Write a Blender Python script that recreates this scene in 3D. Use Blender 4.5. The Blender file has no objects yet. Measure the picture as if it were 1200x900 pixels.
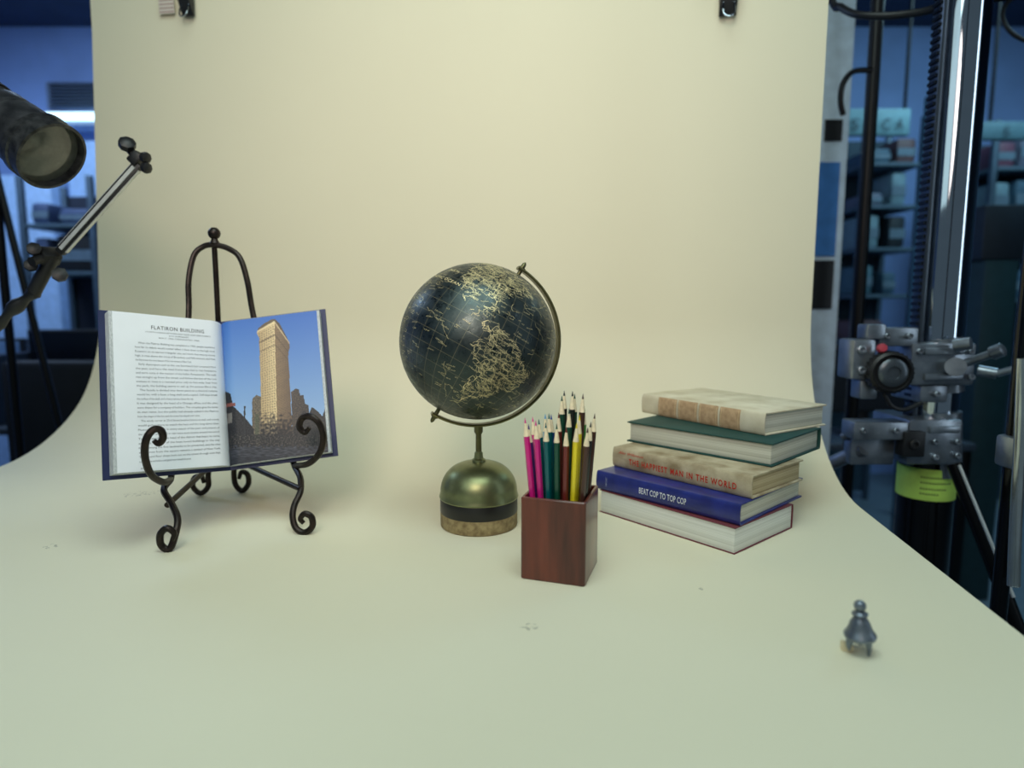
import bpy, bmesh, math, random
from mathutils import Vector, Matrix, noise
random.seed(4)
sc = bpy.context.scene
try:
    sc.view_settings.view_transform = 'Standard'
    sc.view_settings.look = 'None'
except Exception: pass
COL = sc.collection
# ---------------------------------------------------------------- camera
H = 0.32; FP = 750.0; PITCH = math.radians(6.84)
cd = bpy.data.cameras.new('camera'); cam = bpy.data.objects.new('camera', cd); COL.objects.link(cam)
cam.location = (0, 0, H); cam.rotation_euler = (math.pi/2 - PITCH, 0, 0)
cd.sensor_width = 36; cd.lens = FP/1200*36; cd.clip_start = 0.02
cd.dof.use_dof = True; cd.dof.focus_distance = 0.86; cd.dof.aperture_fstop = 2.4
sc.camera = cam
CP, SP = math.cos(PITCH), math.sin(PITCH)
def ray(u, v):
    a = (u-600)/FP; b = (450-v)/FP
    return Vector((a, CP+b*SP, -SP+b*CP))
def PX(u, v, Y):
    d = ray(u, v); return Vector((0, 0, H)) + d*(Y/d.y)
def PZ(u, v, z=0.0):
    d = ray(u, v); return Vector((0, 0, H)) + d*((z-H)/d.z)
def proj(p):
    q = p-Vector((0, 0, H)); zc = q.y*CP-q.z*SP; yc = q.y*SP+q.z*CP
    return 600+q.x/zc*FP, 450-yc/zc*FP
# ---------------------------------------------------------------- materials
def lin(c):
    o = []
    for x in c[:3]:
        x = x/255.0
        o.append(x/12.92 if x <= .04045 else ((x+.055)/1.055)**2.4)
    return (o[0], o[1], o[2], 1)
_m = {}
def pm(name, c, rough=.5, metal=0., var=.12, scale=25., bump=0., coat=0., stretch=(1, 1, 1), c2=None, emis=0., bs=None):
    if name in _m: return _m[name]
    m = bpy.data.materials.new(name); m.use_nodes = True; nt = m.node_tree; N = nt.nodes; L = nt.links
    b = N['Principled BSDF']
    tc = N.new('ShaderNodeTexCoord'); mp = N.new('ShaderNodeMapping'); mp.inputs['Scale'].default_value = stretch
    nz = N.new('ShaderNodeTexNoise'); nz.inputs['Scale'].default_value = scale; nz.inputs['Detail'].default_value = 5
    L.new(tc.outputs['Object'], mp.inputs[0]); L.new(mp.outputs[0], nz.inputs['Vector'])
    mx = N.new('ShaderNodeMix'); mx.data_type = 'RGBA'
    l = lin(c)
    if c2 is None:
        A = tuple(min(1, x*(1-var)) for x in l[:3])+(1,); B = tuple(min(1, x*(1+var)) for x in l[:3])+(1,)
    else: A = l; B = lin(c2)
    mx.inputs[6].default_value = A; mx.inputs[7].default_value = B
    rp = N.new('ShaderNodeMapRange'); rp.inputs[1].default_value = .3; rp.inputs[2].default_value = .7
    L.new(nz.outputs['Fac'], rp.inputs[0]); L.new(rp.outputs[0], mx.inputs[0])
    L.new(mx.outputs[2], b.inputs['Base Color'])
    b.inputs['Roughness'].default_value = rough; b.inputs['Metallic'].default_value = metal
    if coat: b.inputs['Coat Weight'].default_value = coat; b.inputs['Coat Roughness'].default_value = .12
    if bump:
        bp = N.new('ShaderNodeBump'); bp.inputs['Strength'].default_value = bump; bp.inputs['Distance'].default_value = .001
        n2 = N.new('ShaderNodeTexNoise'); n2.inputs['Scale'].default_value = bs or scale*4; n2.inputs['Detail'].default_value = 4
        L.new(mp.outputs[0], n2.inputs['Vector']); L.new(n2.outputs['Fac'], bp.inputs['Height']); L.new(bp.outputs[0], b.inputs['Normal'])
    if emis:
        L.new(mx.outputs[2], b.inputs['Emission Color']); b.inputs['Emission Strength'].default_value = emis
    _m[name] = m
    return m
# ---------------------------------------------------------------- mesh builder
def frame(o, x, y):
    x = Vector(x).normalized(); z = x.cross(Vector(y)).normalized(); y = z.cross(x)
    M = Matrix((x, y, z)).transposed().to_4x4(); M.translation = Vector(o); return M
def zframe(o, z):
    z = Vector(z).normalized(); a = Vector((0, 0, 1)) if abs(z.z) < .9 else Vector((1, 0, 0))
    x = a.cross(z).normalized(); y = z.cross(x)
    M = Matrix((x, y, z)).transposed().to_4x4(); M.translation = Vector(o); return M
def smooth_path(p, k=5):
    p = [Vector(q) for q in p]
    if len(p) < 3: return p
    P = [p[0]*2-p[1]]+p+[p[-1]*2-p[-2]]; out = []
    for i in range(1, len(P)-2):
        a, b, c, d = P[i-1:i+3]
        for j in range(k):
            t = j/k
            out.append(.5*((2*b)+(c-a)*t+(2*a-5*b+4*c-d)*t*t+(3*b-a-3*c+d)*t**3))
    out.append(p[-1]); return out
_tc = {}
def text2d(body, bold=0., sp=1.):
    key = (body, bold, sp)
    if key in _tc: return _tc[key]
    c = bpy.data.curves.new('t', 'FONT'); c.body = body; c.resolution_u = 2; c.size = 1; c.offset = bold; c.space_character = sp
    o = bpy.data.objects.new('t', c); COL.objects.link(o)
    me = bpy.data.meshes.new_from_object(o.evaluated_get(bpy.context.evaluated_depsgraph_get()))
    vs = [(v.co.x, v.co.y) for v in me.vertices]; fs = [tuple(p.vertices) for p in me.polygons]
    bpy.data.objects.remove(o); bpy.data.meshes.remove(me); bpy.data.curves.remove(c)
    x0 = min(v[0] for v in vs); x1 = max(v[0] for v in vs); y1 = .7
    r = ([((x-x0)/(x1-x0), y/y1) for x, y in vs], fs, (x1-x0)/y1)
    _tc[key] = r; return r
class MB:
    def __init__(s): s.v = []; s.f = []; s.mi = []
    def add(s, vs, fs, mi=0, M=None):
        n = len(s.v)
        s.v += [(M @ Vector(v)) if M is not None else Vector(v) for v in vs]
        s.f += [tuple(i+n for i in f) for f in fs]; s.mi += [mi]*len(fs); return s
    def box(s, c, size, M=None, bevel=.0, mi=0, seg=2):
        bm = bmesh.new(); bmesh.ops.create_cube(bm, size=1)
        for v in bm.verts: v.co = Vector((v.co.x*size[0]+c[0], v.co.y*size[1]+c[1], v.co.z*size[2]+c[2]))
        if bevel: bmesh.ops.bevel(bm, geom=list(bm.edges), offset=min(bevel, min(size)*.45), segments=seg, profile=.5, affect='EDGES')
        bm.verts.index_update()
        s.add([v.co.copy() for v in bm.verts], [tuple(v.index for v in f.verts) for f in bm.faces], mi, M); bm.free(); return s
    def bx(s, a, b, bevel=0., mi=0, M=None):
        return s.box([(a[i]+b[i])/2 for i in range(3)], [abs(b[i]-a[i]) for i in range(3)], M, bevel, mi)
    def lathe(s, prof, M=None, n=32, mi=0):
        vs = []; fs = []; k = len(prof)
        for r, z in prof:
            for i in range(n):
                a = 2*math.pi*i/n; vs.append((r*math.cos(a), r*math.sin(a), z))
        for j in range(k-1):
            for i in range(n):
                i2 = (i+1) % n; fs.append((j*n+i, j*n+i2, (j+1)*n+i2, (j+1)*n+i))
        fs.append(tuple(range(n))[::-1]); fs.append(tuple((k-1)*n+i for i in range(n)))
        return s.add(vs, fs, mi, M)
    def tube(s, pts, r, n=10, mi=0, k=5, smooth=True):
        p = smooth_path(pts, k) if smooth else [Vector(q) for q in pts]
        R = r if callable(r) else (lambda t: r)
        t0 = (p[1]-p[0]).normalized(); a = Vector((0, 0, 1)) if abs(t0.z) < .9 else Vector((1, 0, 0))
        x = a.cross(t0).normalized(); vs = []; fs = []
        for i, q in enumerate(p):
            t = (p[min(i+1, len(p)-1)]-p[max(i-1, 0)]).normalized()
            x = (x-t*x.dot(t)).normalized(); y = t.cross(x); rr = R(i/(len(p)-1))
            for j in range(n):
                an = 2*math.pi*j/n; vs.append(q+(x*math.cos(an)+y*math.sin(an))*rr)
        for i in range(len(p)-1):
            for j in range(n):
                j2 = (j+1) % n; fs.append((i*n+j, i*n+j2, (i+1)*n+j2, (i+1)*n+j))
        fs.append(tuple(range(n))[::-1]); fs.append(tuple((len(p)-1)*n+i for i in range(n)))
        return s.add(vs, fs, mi)
    def rod(s, a, b, r, n=12, mi=0): return s.tube([a, b], r, n, mi, smooth=False)
    def prism(s, poly, h, M=None, mi=0):
        n = len(poly); vs = [(x, y, 0) for x, y in poly]+[(x, y, h) for x, y in poly]
        fs = [tuple(range(n))[::-1], tuple(range(n, 2*n))]+[(i, (i+1) % n, n+(i+1) % n, n+i) for i in range(n)]
        return s.add(vs, fs, mi, M)
    def ball(s, c, r, mi=0, n=20, sz=1.0):
        k = n//2
        return s.lathe([(max(1e-5, r*math.sin(math.pi*i/k)), -r*sz*math.cos(math.pi*i/k)) for i in range(k+1)], Matrix.Translation(Vector(c)), n, mi)
    def text(s, body, fn, x0, x1, y0, h, mi=0, bold=0., sp=1.):
        vs, fs, asp = text2d(body, bold, sp)
        return s.add([fn(x0+(x1-x0)*a, y0+h*b) for a, b in vs], fs, mi)
    def make(s, name, mats, root=None, M=None, sharp=35, recalc=True):
        me = bpy.data.meshes.new(name)
        R = ROOTM[root.name] if root else Matrix.Identity(4)
        W = M if M is not None else (R if root else Matrix.Identity(4))
        if M is None and root is None:
            zmin = min(v.z for v in s.v); cx = sum(v.x for v in s.v)/len(s.v); cy = sum(v.y for v in s.v)/len(s.v)
            W = Matrix.Translation((cx, cy, zmin))
        iv = W.inverted()
        me.from_pydata([tuple(iv @ v) for v in s.v], [], s.f)
        for m in (mats if isinstance(mats, (list, tuple)) else [mats]): me.materials.append(m)
        me.polygons.foreach_set('material_index', s.mi)
        me.polygons.foreach_set('use_smooth', [True]*len(s.f)); me.update()
        if recalc:
            bm = bmesh.new(); bm.from_mesh(me); bmesh.ops.recalc_face_normals(bm, faces=bm.faces); bm.to_mesh(me); bm.free()
        me.set_sharp_from_angle(angle=math.radians(sharp))
        o = bpy.data.objects.new(name, me); COL.objects.link(o)
        if root: o.parent = root; o.matrix_local = R.inverted() @ W
        else: o.matrix_world = W
        return o
ROOTM = {}
def root(name, M, label, cat, group=None):
    if not isinstance(M, Matrix): M = Matrix.Translation(Vector(M))
    e = bpy.data.objects.new(name, None); e.empty_display_size = .03; COL.objects.link(e); e.matrix_world = M
    ROOTM[e.name] = M.copy(); e['label'] = label; e['category'] = cat
    if group: e['group'] = group
    return e
def tag(o, label, cat, group=None, kind=None):
    o['label'] = label; o['category'] = cat
    if group: o['group'] = group
    if kind: o['kind'] = kind
    return o
def struct(o, label, cat):
    o['kind'] = 'structure'; o['label'] = label; o['category'] = cat; return o
# common materials
black = pm('black_plastic', (22, 23, 26), .45)
blackm = pm('black_metal', (18, 18, 20), .35, .6)
steel = pm('grey_cast_metal', (160, 168, 178), .30, .75, bump=.15, c2=(112, 120, 130))
chrome = pm('chrome', (176, 186, 198), .05, 1., var=.03)
# ---------------------------------------------------------------- room
FZ = -.92; CZ = 2.25
wallm = pm('blue_grey_wall_paint', (140, 168, 222), .7, scale=3)
struct(MB().bx((-4.6, -1.6, FZ-.1), (4.6, 4.8, FZ)).make('floor', pm('vinyl_floor', (95, 110, 120), .4, scale=6)), 'grey vinyl studio floor', 'floor')
struct(MB().bx((-4.6, -1.6, CZ), (4.6, 4.8, CZ+.1)).make('ceiling', pm('ceiling_paint', (44, 60, 88), .8, scale=4)), 'dark blue-grey studio ceiling', 'ceiling')
struct(MB().bx((-4.6, 4.7, FZ), (4.6, 4.8, CZ)).make('wall_back', wallm), 'pale blue painted wall', 'wall')
struct(MB().bx((-4.7, -1.6, FZ), (-4.6, 4.8, CZ)).make('wall_left', wallm), 'pale blue painted wall', 'wall')
struct(MB().bx((4.6, -1.6, FZ), (4.7, 4.8, CZ)).make('wall_right', pm('dark_teal_wall', (34, 52, 68), .7, scale=3)), 'dark teal painted wall', 'wall')
# ---------------------------------------------------------------- backdrop sweep
AN = math.radians(8.2)
W_ = Vector((math.cos(AN), -math.sin(AN), 0)); D_ = Vector((math.sin(AN), math.cos(AN), 0)); B_ = Vector((.5456, .898, 0))
SW = 1.61; TW = .40; RR = .30
def bp(s, t, z): return B_+W_*s+D_*t+Vector((0, 0, z))
def ztop(s): return .945+(-s/SW)*.095
prof = [(-.82+.92*i/14, 0) for i in range(15)]
prof += [(TW-RR+RR*math.sin(a), RR*(1-math.cos(a))) for a in [math.pi/2*i/20 for i in range(1, 21)]]
NS = 40; vs = []; fs = []
NP = len(prof)+14
for i in range(NS+1):
    s = -SW*i/NS
    for j in range(NP):
        if j < len(prof): t, z = prof[j]
        else:
            k = (j-len(prof)+1)/14; z = RR+(ztop(s)-RR)*k; t = TW
        wv = .004*math.sin(s*5+1)*min(1, max(0, z/.3))
        sh = 1-(.008*min(1, z/.1)+.026*max(0, min(1, (z-.2)/.75)))
        vs.append(bp(s*sh, t+wv, z))
for i in range(NS):
    for j in range(NP-1):
        fs.append((i*NP+j, i*NP+j+1, (i+1)*NP+j+1, (i+1)*NP+j))
paper = pm('cream_seamless_paper', (226, 219, 193), .75, var=.012, scale=3.0, bump=.05, bs=300)
nt = paper.node_tree; N = nt.nodes; L = nt.links
bsdf = N['Principled BSDF']; src = bsdf.inputs['Base Color'].links[0].from_socket
geo = N.new('ShaderNodeNewGeometry'); scn = N.new('ShaderNodeTexNoise'); scn.inputs['Scale'].default_value = 160; scn.inputs['Detail'].default_value = 3
L.new(geo.outputs['Position'], scn.inputs['Vector'])
gt = N.new('ShaderNodeMath'); gt.operation = 'GREATER_THAN'; gt.inputs[1].default_value = .57; L.new(scn.outputs['Fac'], gt.inputs[0])
masks = []
for (u, v, r) in [(158, 579, .018), (178, 577, .014), (620, 735, .010), (60, 640, .01), (820, 690, .004)]:
    p = PZ(u, v); vm = N.new('ShaderNodeVectorMath'); vm.operation = 'DISTANCE'; vm.inputs[1].default_value = p
    L.new(geo.outputs['Position'], vm.inputs[0]); lt = N.new('ShaderNodeMath'); lt.operation = 'LESS_THAN'; lt.inputs[1].default_value = r
    L.new(vm.outputs['Value'], lt.inputs[0]); masks.append(lt)
ad = masks[0]
for k in masks[1:]:
    a2 = N.new('ShaderNodeMath'); a2.operation = 'MAXIMUM'; L.new(ad.outputs[0], a2.inputs[0]); L.new(k.outputs[0], a2.inputs[1]); ad = a2
mu = N.new('ShaderNodeMath'); mu.operation = 'MULTIPLY'; L.new(ad.outputs[0], mu.inputs[0]); L.new(gt.outputs[0], mu.inputs[1])
mu2 = N.new('ShaderNodeMath'); mu2.operation = 'MULTIPLY'; mu2.inputs[1].default_value = .45; L.new(mu.outputs[0], mu2.inputs[0])
mx = N.new('ShaderNodeMix'); mx.data_type = 'RGBA'; mx.inputs[7].default_value = lin((90, 85, 65))
L.new(mu2.outputs[0], mx.inputs[0]); L.new(src, mx.inputs[6]); L.new(mx.outputs[2], bsdf.inputs['Base Color'])
o = MB().add(vs, fs).make('backdrop_paper', paper, M=Matrix.Translation(bp(-SW/2, 0, 0)), sharp=80)
tag(o, 'cream seamless paper backdrop sweeping down over the table', 'backdrop')
# table
TM = frame(bp(0, 0, 0), W_, D_)
tr = root('work_table', frame(bp(-SW/2, -.3, FZ), W_, D_), 'black work table under the cream paper backdrop', 'table')
MB().bx((-SW+.03, -.78, -.045), (-.03, .36, -.003), .004, M=TM).make('tabletop', black, tr)
for a in (-SW+.08, -.08):
    for b in (-.72, .30):
        MB().bx((a-.025, b-.025, FZ), (a+.025, b+.025, -.045), .004, M=TM).make('leg', blackm, tr)
# crossbar stand
st = root('backdrop_stand', bp(-SW/2, TW+.1, FZ), 'black metal crossbar stand holding the paper backdrop', 'backdrop stand')
MB().rod(bp(.06, TW+.016, ztop(0)-.01), bp(-SW-.02, TW+.016, ztop(-SW)-.01), .011).make('crossbar', blackm, st)
for s_ in (-.12, -SW+.12):
    m = MB().rod(bp(s_, TW+.045, FZ+.01), bp(s_, TW+.045, ztop(s_)-.03), .014)
    m.bx((s_-.012, TW+.012, 0), (s_+.012, TW+.05, .04), .003, M=TM @ Matrix.Translation((0, 0, ztop(s_)-.06)))
    for k in (-1, 1): m.rod(bp(s_, TW+.045, FZ+.3), bp(s_-.25*(k > 0)*1.0, TW+.045+.12, FZ+.012), .009)
    m.make('post', blackm, st)
# binder clips
for (u, w) in ((223, .026), (852, .032)):
    d = ray(u, 5); wn = D_
    tt = (bp(0, TW, 0)-Vector((0, 0, H))).dot(wn)/d.dot(wn); p = Vector((0, 0, H))+d*tt
    sx = (p-B_).dot(W_); zt = ztop(sx)
    zb = (Vector((0, 0, H))+ray(u, 20)*tt).z
    c = root('binder_clip', frame(bp(sx, TW-.006, zb), W_, D_), 'black binder clip gripping the top edge of the cream paper', 'binder clip', 'binder clips on the backdrop')
    M = ROOTM[c.name]; h = zt+.004-zb
    MX = M @ Matrix(((0, 0, 1, -w/2), (1, 0, 0, 0), (0, 1, 0, 0), (0, 0, 0, 1)))
    MB().prism([(-.004, .0), (.0, .0), (.002, h*.95), (-.004, h), (-.024, h*.55), (-.024, h*.45)], w, MX).make('clip_body', black, c)
    MB().tube([M @ Vector(q) for q in [(-w*.3, -.012, h*.3), (-w*.32, -.022, -.002), (0, -.025, -.010), (w*.32, -.022, -.002), (w*.3, -.012, h*.3)]], .0016).make('clip_handle', chrome, c)
d = ray(198, 8); tt = (bp(0, TW, 0)-Vector((0, 0, H))).dot(D_)/d.dot(D_); p = Vector((0, 0, H))+d*tt
M = frame(p-D_*.008, W_, (0, 0, 1)); m = MB().box((0, 0.01, 0), (.036, .055, .0005), M)
for i in range(7): m.box((0, -.014+.008*i, .0004), (.034, .002, .0004), M, mi=1)
tag(m.make('tape_strip', [pm('white_tape', (215, 205, 195), .6), pm('tape_pattern', (160, 120, 110), .6)]), 'striped strip of tape stuck on the paper backdrop', 'tape')

# ---------------------------------------------------------------- globe
brass = pm('aged_brass', (142, 148, 108), .36, .85, c2=(116, 122, 88), scale=40, bump=.06)
brassd = pm('dark_brass', (106, 104, 72), .38, .85, c2=(80, 80, 56), scale=60)
GC = Vector((-.049, .922, 0))
g = root('desk_globe', GC, 'black and gold desk globe on a brass dome base', 'globe')
GM = Matrix.Translation(GC)
base = MB().lathe([(.0001, 0), (.0555, 0), (.057, .0015), (.057, .0195), (.0565, .021)], GM, 64).make('base_ring', pm('cork_ring', (158, 142, 100), .8, c2=(112, 94, 62), scale=120, bump=.4), g)
base['label'] = 'tan textured wooden bottom ring'
MB().lathe([(.0565, .021), (.0572, .0225), (.0572, .0405), (.0565, .042), (.04, .042)], GM, 64).make('base_band', pm('black_band', (20, 20, 20), .4), g)
pr = [(.04, .042), (.0575, .042), (.0585, .044), (.0578, .0465), (.0568, .050)]
for i in range(1, 17):
    a = math.pi/2*i/17; pr.append((max(.010, .0566*math.cos(a)**.72), .052+.043*math.sin(a)**1.05))
pr += [(.010, .0958), (.0098, .098), (.007, .100), (.0062, .104), (.0062, .108), (.0045, .110)]
MB().lathe(pr, GM, 64).make('base_dome', brass, g)['label'] = 'polished brass dome'
MB().lathe([(.0045, .108), (.0042, .135), (.0065, .139), (.0065, .1485), (.004, .150)], GM, 24).make('stem', brassd, g)
SC = GC+Vector((0, 0, .2705)); SR = .1118
rot = math.radians(14)
ex = Vector((math.cos(rot), math.sin(rot), 0)); ez = Vector((0, 0, 1)); en = ex.cross(ez)
def arc(a, r): return SC+(ex*math.cos(a)+ez*math.sin(a))*r
a0 = math.radians(61); a1 = math.radians(-124); n = 60
m = MB(); vs = []; fs = []
for i in range(n+1):
    a = a0+(a1-a0)*i/n
    for (r, w) in ((.1195, -.0065), (.1195, .0065), (.1215, .0075), (.1235, .0065), (.1242, 0), (.1235, -.0065), (.1215, -.0075)):
        vs.append(arc(a, r)+en*w)
k = 7
for i in range(n):
    for j in range(k): fs.append((i*k+j, i*k+(j+1) % k, (i+1)*k+(j+1) % k, (i+1)*k+j))
fs += [tuple(range(k)), tuple(n*k+j for j in range(k))[::-1]]
m.add(vs, fs).make('meridian_arm', pm('arm_brass', (132, 128, 90), .36, .85, c2=(104, 100, 68), scale=50), g)
for a, nm in ((a0-.05, 'pivot_knob'), (a1+.05, 'pivot_knob')):
    o_ = arc(a, SR-.002); dr = (o_-SC).normalized()
    MB().lathe([(.003, 0), (.003, .0115), (.0055, .0125), (.0055, .015), (.0035, .016), (.003, .021), (.001, .024)], zframe(o_, dr), 16).make(nm, brassd, g)
gax = (ex*math.cos(math.radians(60))+ez*math.sin(math.radians(60))).normalized()
FV = Vector((0, 0, H))-SC; FV = (FV-gax*FV.dot(gax)).normalized(); EV = gax.cross(FV)
SM = Matrix((FV, EV, gax)).transposed().to_4x4(); SM.translation = SC
gm = bpy.data.materials.new('black_gold_map'); gm.use_nodes = True; nt = gm.node_tree; N = nt.nodes; L = nt.links
bs = N['Principled BSDF']; tc = N.new('ShaderNodeTexCoord')
def mth(op, a, b=None, c=None):
    x = N.new('ShaderNodeMath'); x.operation = op
    for i, q in enumerate((a, b, c)):
        if q is None: continue
        if isinstance(q, (int, float)): x.inputs[i].default_value = q
        else: L.new(q, x.inputs[i])
    return x.outputs[0]
nv = N.new('ShaderNodeVectorMath'); nv.operation = 'NORMALIZE'; L.new(tc.outputs['Object'], nv.inputs[0])
sx = N.new('ShaderNodeSeparateXYZ'); L.new(nv.outputs[0], sx.inputs[0])
lon = mth('ARCTAN2', sx.outputs[1], sx.outputs[0]); lat = mth('ARCSINE', sx.outputs[2])
clat = mth('MAXIMUM', mth('COSINE', lat), .15)
gl = mth('MAXIMUM', mth('LESS_THAN', mth('MULTIPLY', mth('PINGPONG', mth('DIVIDE', lon, math.radians(10)), .5), clat), .018), mth('LESS_THAN', mth('PINGPONG', mth('DIVIDE', lat, math.radians(10)), .5), .018))
mx = N.new('ShaderNodeMix'); mx.data_type = 'RGBA'; mx.inputs[6].default_value = (.005, .008, .010, 1); mx.inputs[7].default_value = lin((170, 160, 120))
fac = mth('MULTIPLY', gl, .22)
L.new(fac, mx.inputs[0]); L.new(mx.outputs[2], bs.inputs['Base Color'])
bs.inputs['Specular IOR Level'].default_value = .8; bs.inputs['Specular Tint'].default_value = (.80, 1., .98, 1)
gnz = N.new('ShaderNodeTexNoise'); gnz.inputs['Scale'].default_value = 11; gnz.inputs['Detail'].default_value = 8; gnz.inputs['Roughness'].default_value = .65; L.new(nv.outputs[0], gnz.inputs['Vector'])
rr_ = N.new('ShaderNodeMapRange'); rr_.inputs[1].default_value = .35; rr_.inputs[2].default_value = .65; rr_.inputs[3].default_value = .22; rr_.inputs[4].default_value = .50
L.new(gnz.outputs['Fac'], rr_.inputs[0]); L.new(rr_.outputs[0], bs.inputs['Roughness'])
gb = N.new('ShaderNodeBump'); gb.inputs['Strength'].default_value = .35; gb.inputs['Distance'].default_value = .002; L.new(gnz.outputs['Fac'], gb.inputs['Height']); L.new(gb.outputs[0], bs.inputs['Normal'])
m = MB(); m.ball((0, 0, 0), SR, n=96); m.v = [SM @ v for v in m.v]
m.make('globe_ball', gm, g, M=SM)['label'] = 'black glossy sphere with fine map grid'
goldp = pm('gold_lettering', (240, 226, 174), .34, .3)
goldd = pm('dim_gold_lettering', (210, 200, 154), .4, .3)
LON0 = -80.
def sph(lo, la, R):
    lo = math.radians(lo-LON0); la = math.radians(la)
    return SC+((FV*math.cos(lo)+EV*math.sin(lo))*math.cos(la)+gax*math.sin(la))*R
NA = [(-168,66),(-156,71),(-141,70),(-128,70),(-115,68),(-108,68),(-95,68),(-94,72),(-88,68),(-82,69),(-81,67),(-87,64),(-94,61),(-94,58),(-88,57),(-82,55),(-80,51),(-79,54),(-77,58),(-78,62),(-73,62),(-69,59),(-65,60),(-62,57),(-56,53),(-60,50),(-66,50),(-70,47),(-65,48),(-61,46),(-66,44),(-70,43),(-71,41),(-74,40),(-76,37),(-76,35),(-81,31),(-80,26),(-82,28),(-84,30),(-90,29),(-94,29),(-97,27),(-98,22),(-95,18),(-91,19),(-87,21),(-88,16),(-83,15),(-84,11),(-81,9),(-77,8),(-80,7.5),(-85,10),(-88,13),(-94,16),(-99,17),(-105,20),(-106,24),(-110,27),(-113,31),(-115,31),(-110,24),(-112,26),(-117,33),(-121,35),(-124,40),(-124,47),(-128,51),(-133,56),(-140,60),(-146,61),(-152,59),(-158,57),(-164,55),(-160,58.5),(-163,60),(-166,62),(-161,64),(-168,66)]
SA = [(-77,8),(-72,12),(-64,10.5),(-60,8),(-52,5),(-50,0),(-44,-2.5),(-38,-4),(-35,-7),(-38,-13),(-39,-18),(-42,-23),(-48,-26),(-49,-29),(-54,-34),(-58,-35),(-57,-38),(-62,-39),(-65,-42),(-66,-46),(-69,-51),(-68,-54),(-74,-52),(-75,-47),(-73,-41),(-72,-33),(-70,-26),(-70,-18),(-76,-14),(-81,-6),(-80,-2),(-78,2),(-77,8)]
GR = [(-73,78),(-60,82),(-35,83),(-18,80),(-20,74),(-25,70),(-37,66),(-43,60),(-50,63),(-54,68),(-58,75),(-73,78)]
ISL = [GR, [(-80,73),(-70,71),(-62,66),(-67,63),(-73,65),(-77,69),(-88,71),(-80,73)], [(-117,72),(-106,73),(-102,69),(-115,69),(-117,72)], [(-90,77),(-75,79),(-62,82),(-85,82),(-90,77)], [(-125,74),(-117,76),(-115,73),(-124,72),(-125,74)], [(-100,73),(-96,76),(-90,74),(-97,72),(-100,73)], [(-85,22),(-80,23),(-74,20),(-77,20),(-85,22)], [(-74,19.5),(-69,19.5),(-69,18),(-74,18),(-74,19.5)], [(-24,65),(-18,66.5),(-14,65),(-19,63.5),(-24,65)], [(-59,48),(-55,51),(-53,47),(-59,48)], [(-92,47),(-88,49),(-85,47),(-92,47)], [(-88,42),(-87,46),(-85,45),(-88,42)], [(-84,46),(-80,45),(-83,43),(-84,46)], [(-83,41.5),(-79,43),(-80,42),(-83,41.5)]]
EA = [(-170,66),(-180,69),(-200,70),(-220,72),(-250,74),(-270,75),(-290,73),(-300,69),(-320,67),(-330,70),(-340,69),(-350,63),(-355,60),(-352,57),(-348,55),(-358,51),(-365,48),(-362,44),(-369,43),(-369,37),(-365,36),(-357,42),(-350,44),(-345,38),(-342,41),(-337,37),(-333,40),(-324,37),(-326,31),(-340,32),(-350,37),(-366,36),(-377,21),(-377,14),(-368,4),(-351,4),(-351,-1),(-347,-9),(-348,-18),(-342,-34),(-333,-34),(-325,-24),(-320,-15),(-320,-3),(-309,12),(-317,12),(-325,28),(-317,14),(-308,16),(-301,23),(-310,30),(-303,26),(-293,25),(-288,20),(-283,8),(-280,15),(-272,22),(-266,16),(-262,10),(-257,2),(-259,12),(-251,12),(-253,20),(-240,28),(-239,38),(-233,36),(-230,43),(-220,50),(-217,59),(-204,57),(-203,51),(-197,59),(-185,62),(-172,64),(-170,66)]
AU = [(114,-22),(122,-18),(130,-12),(136,-12),(141,-11),(146,-19),(153,-27),(150,-37),(141,-38),(131,-32),(116,-35),(114,-22)]
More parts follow.
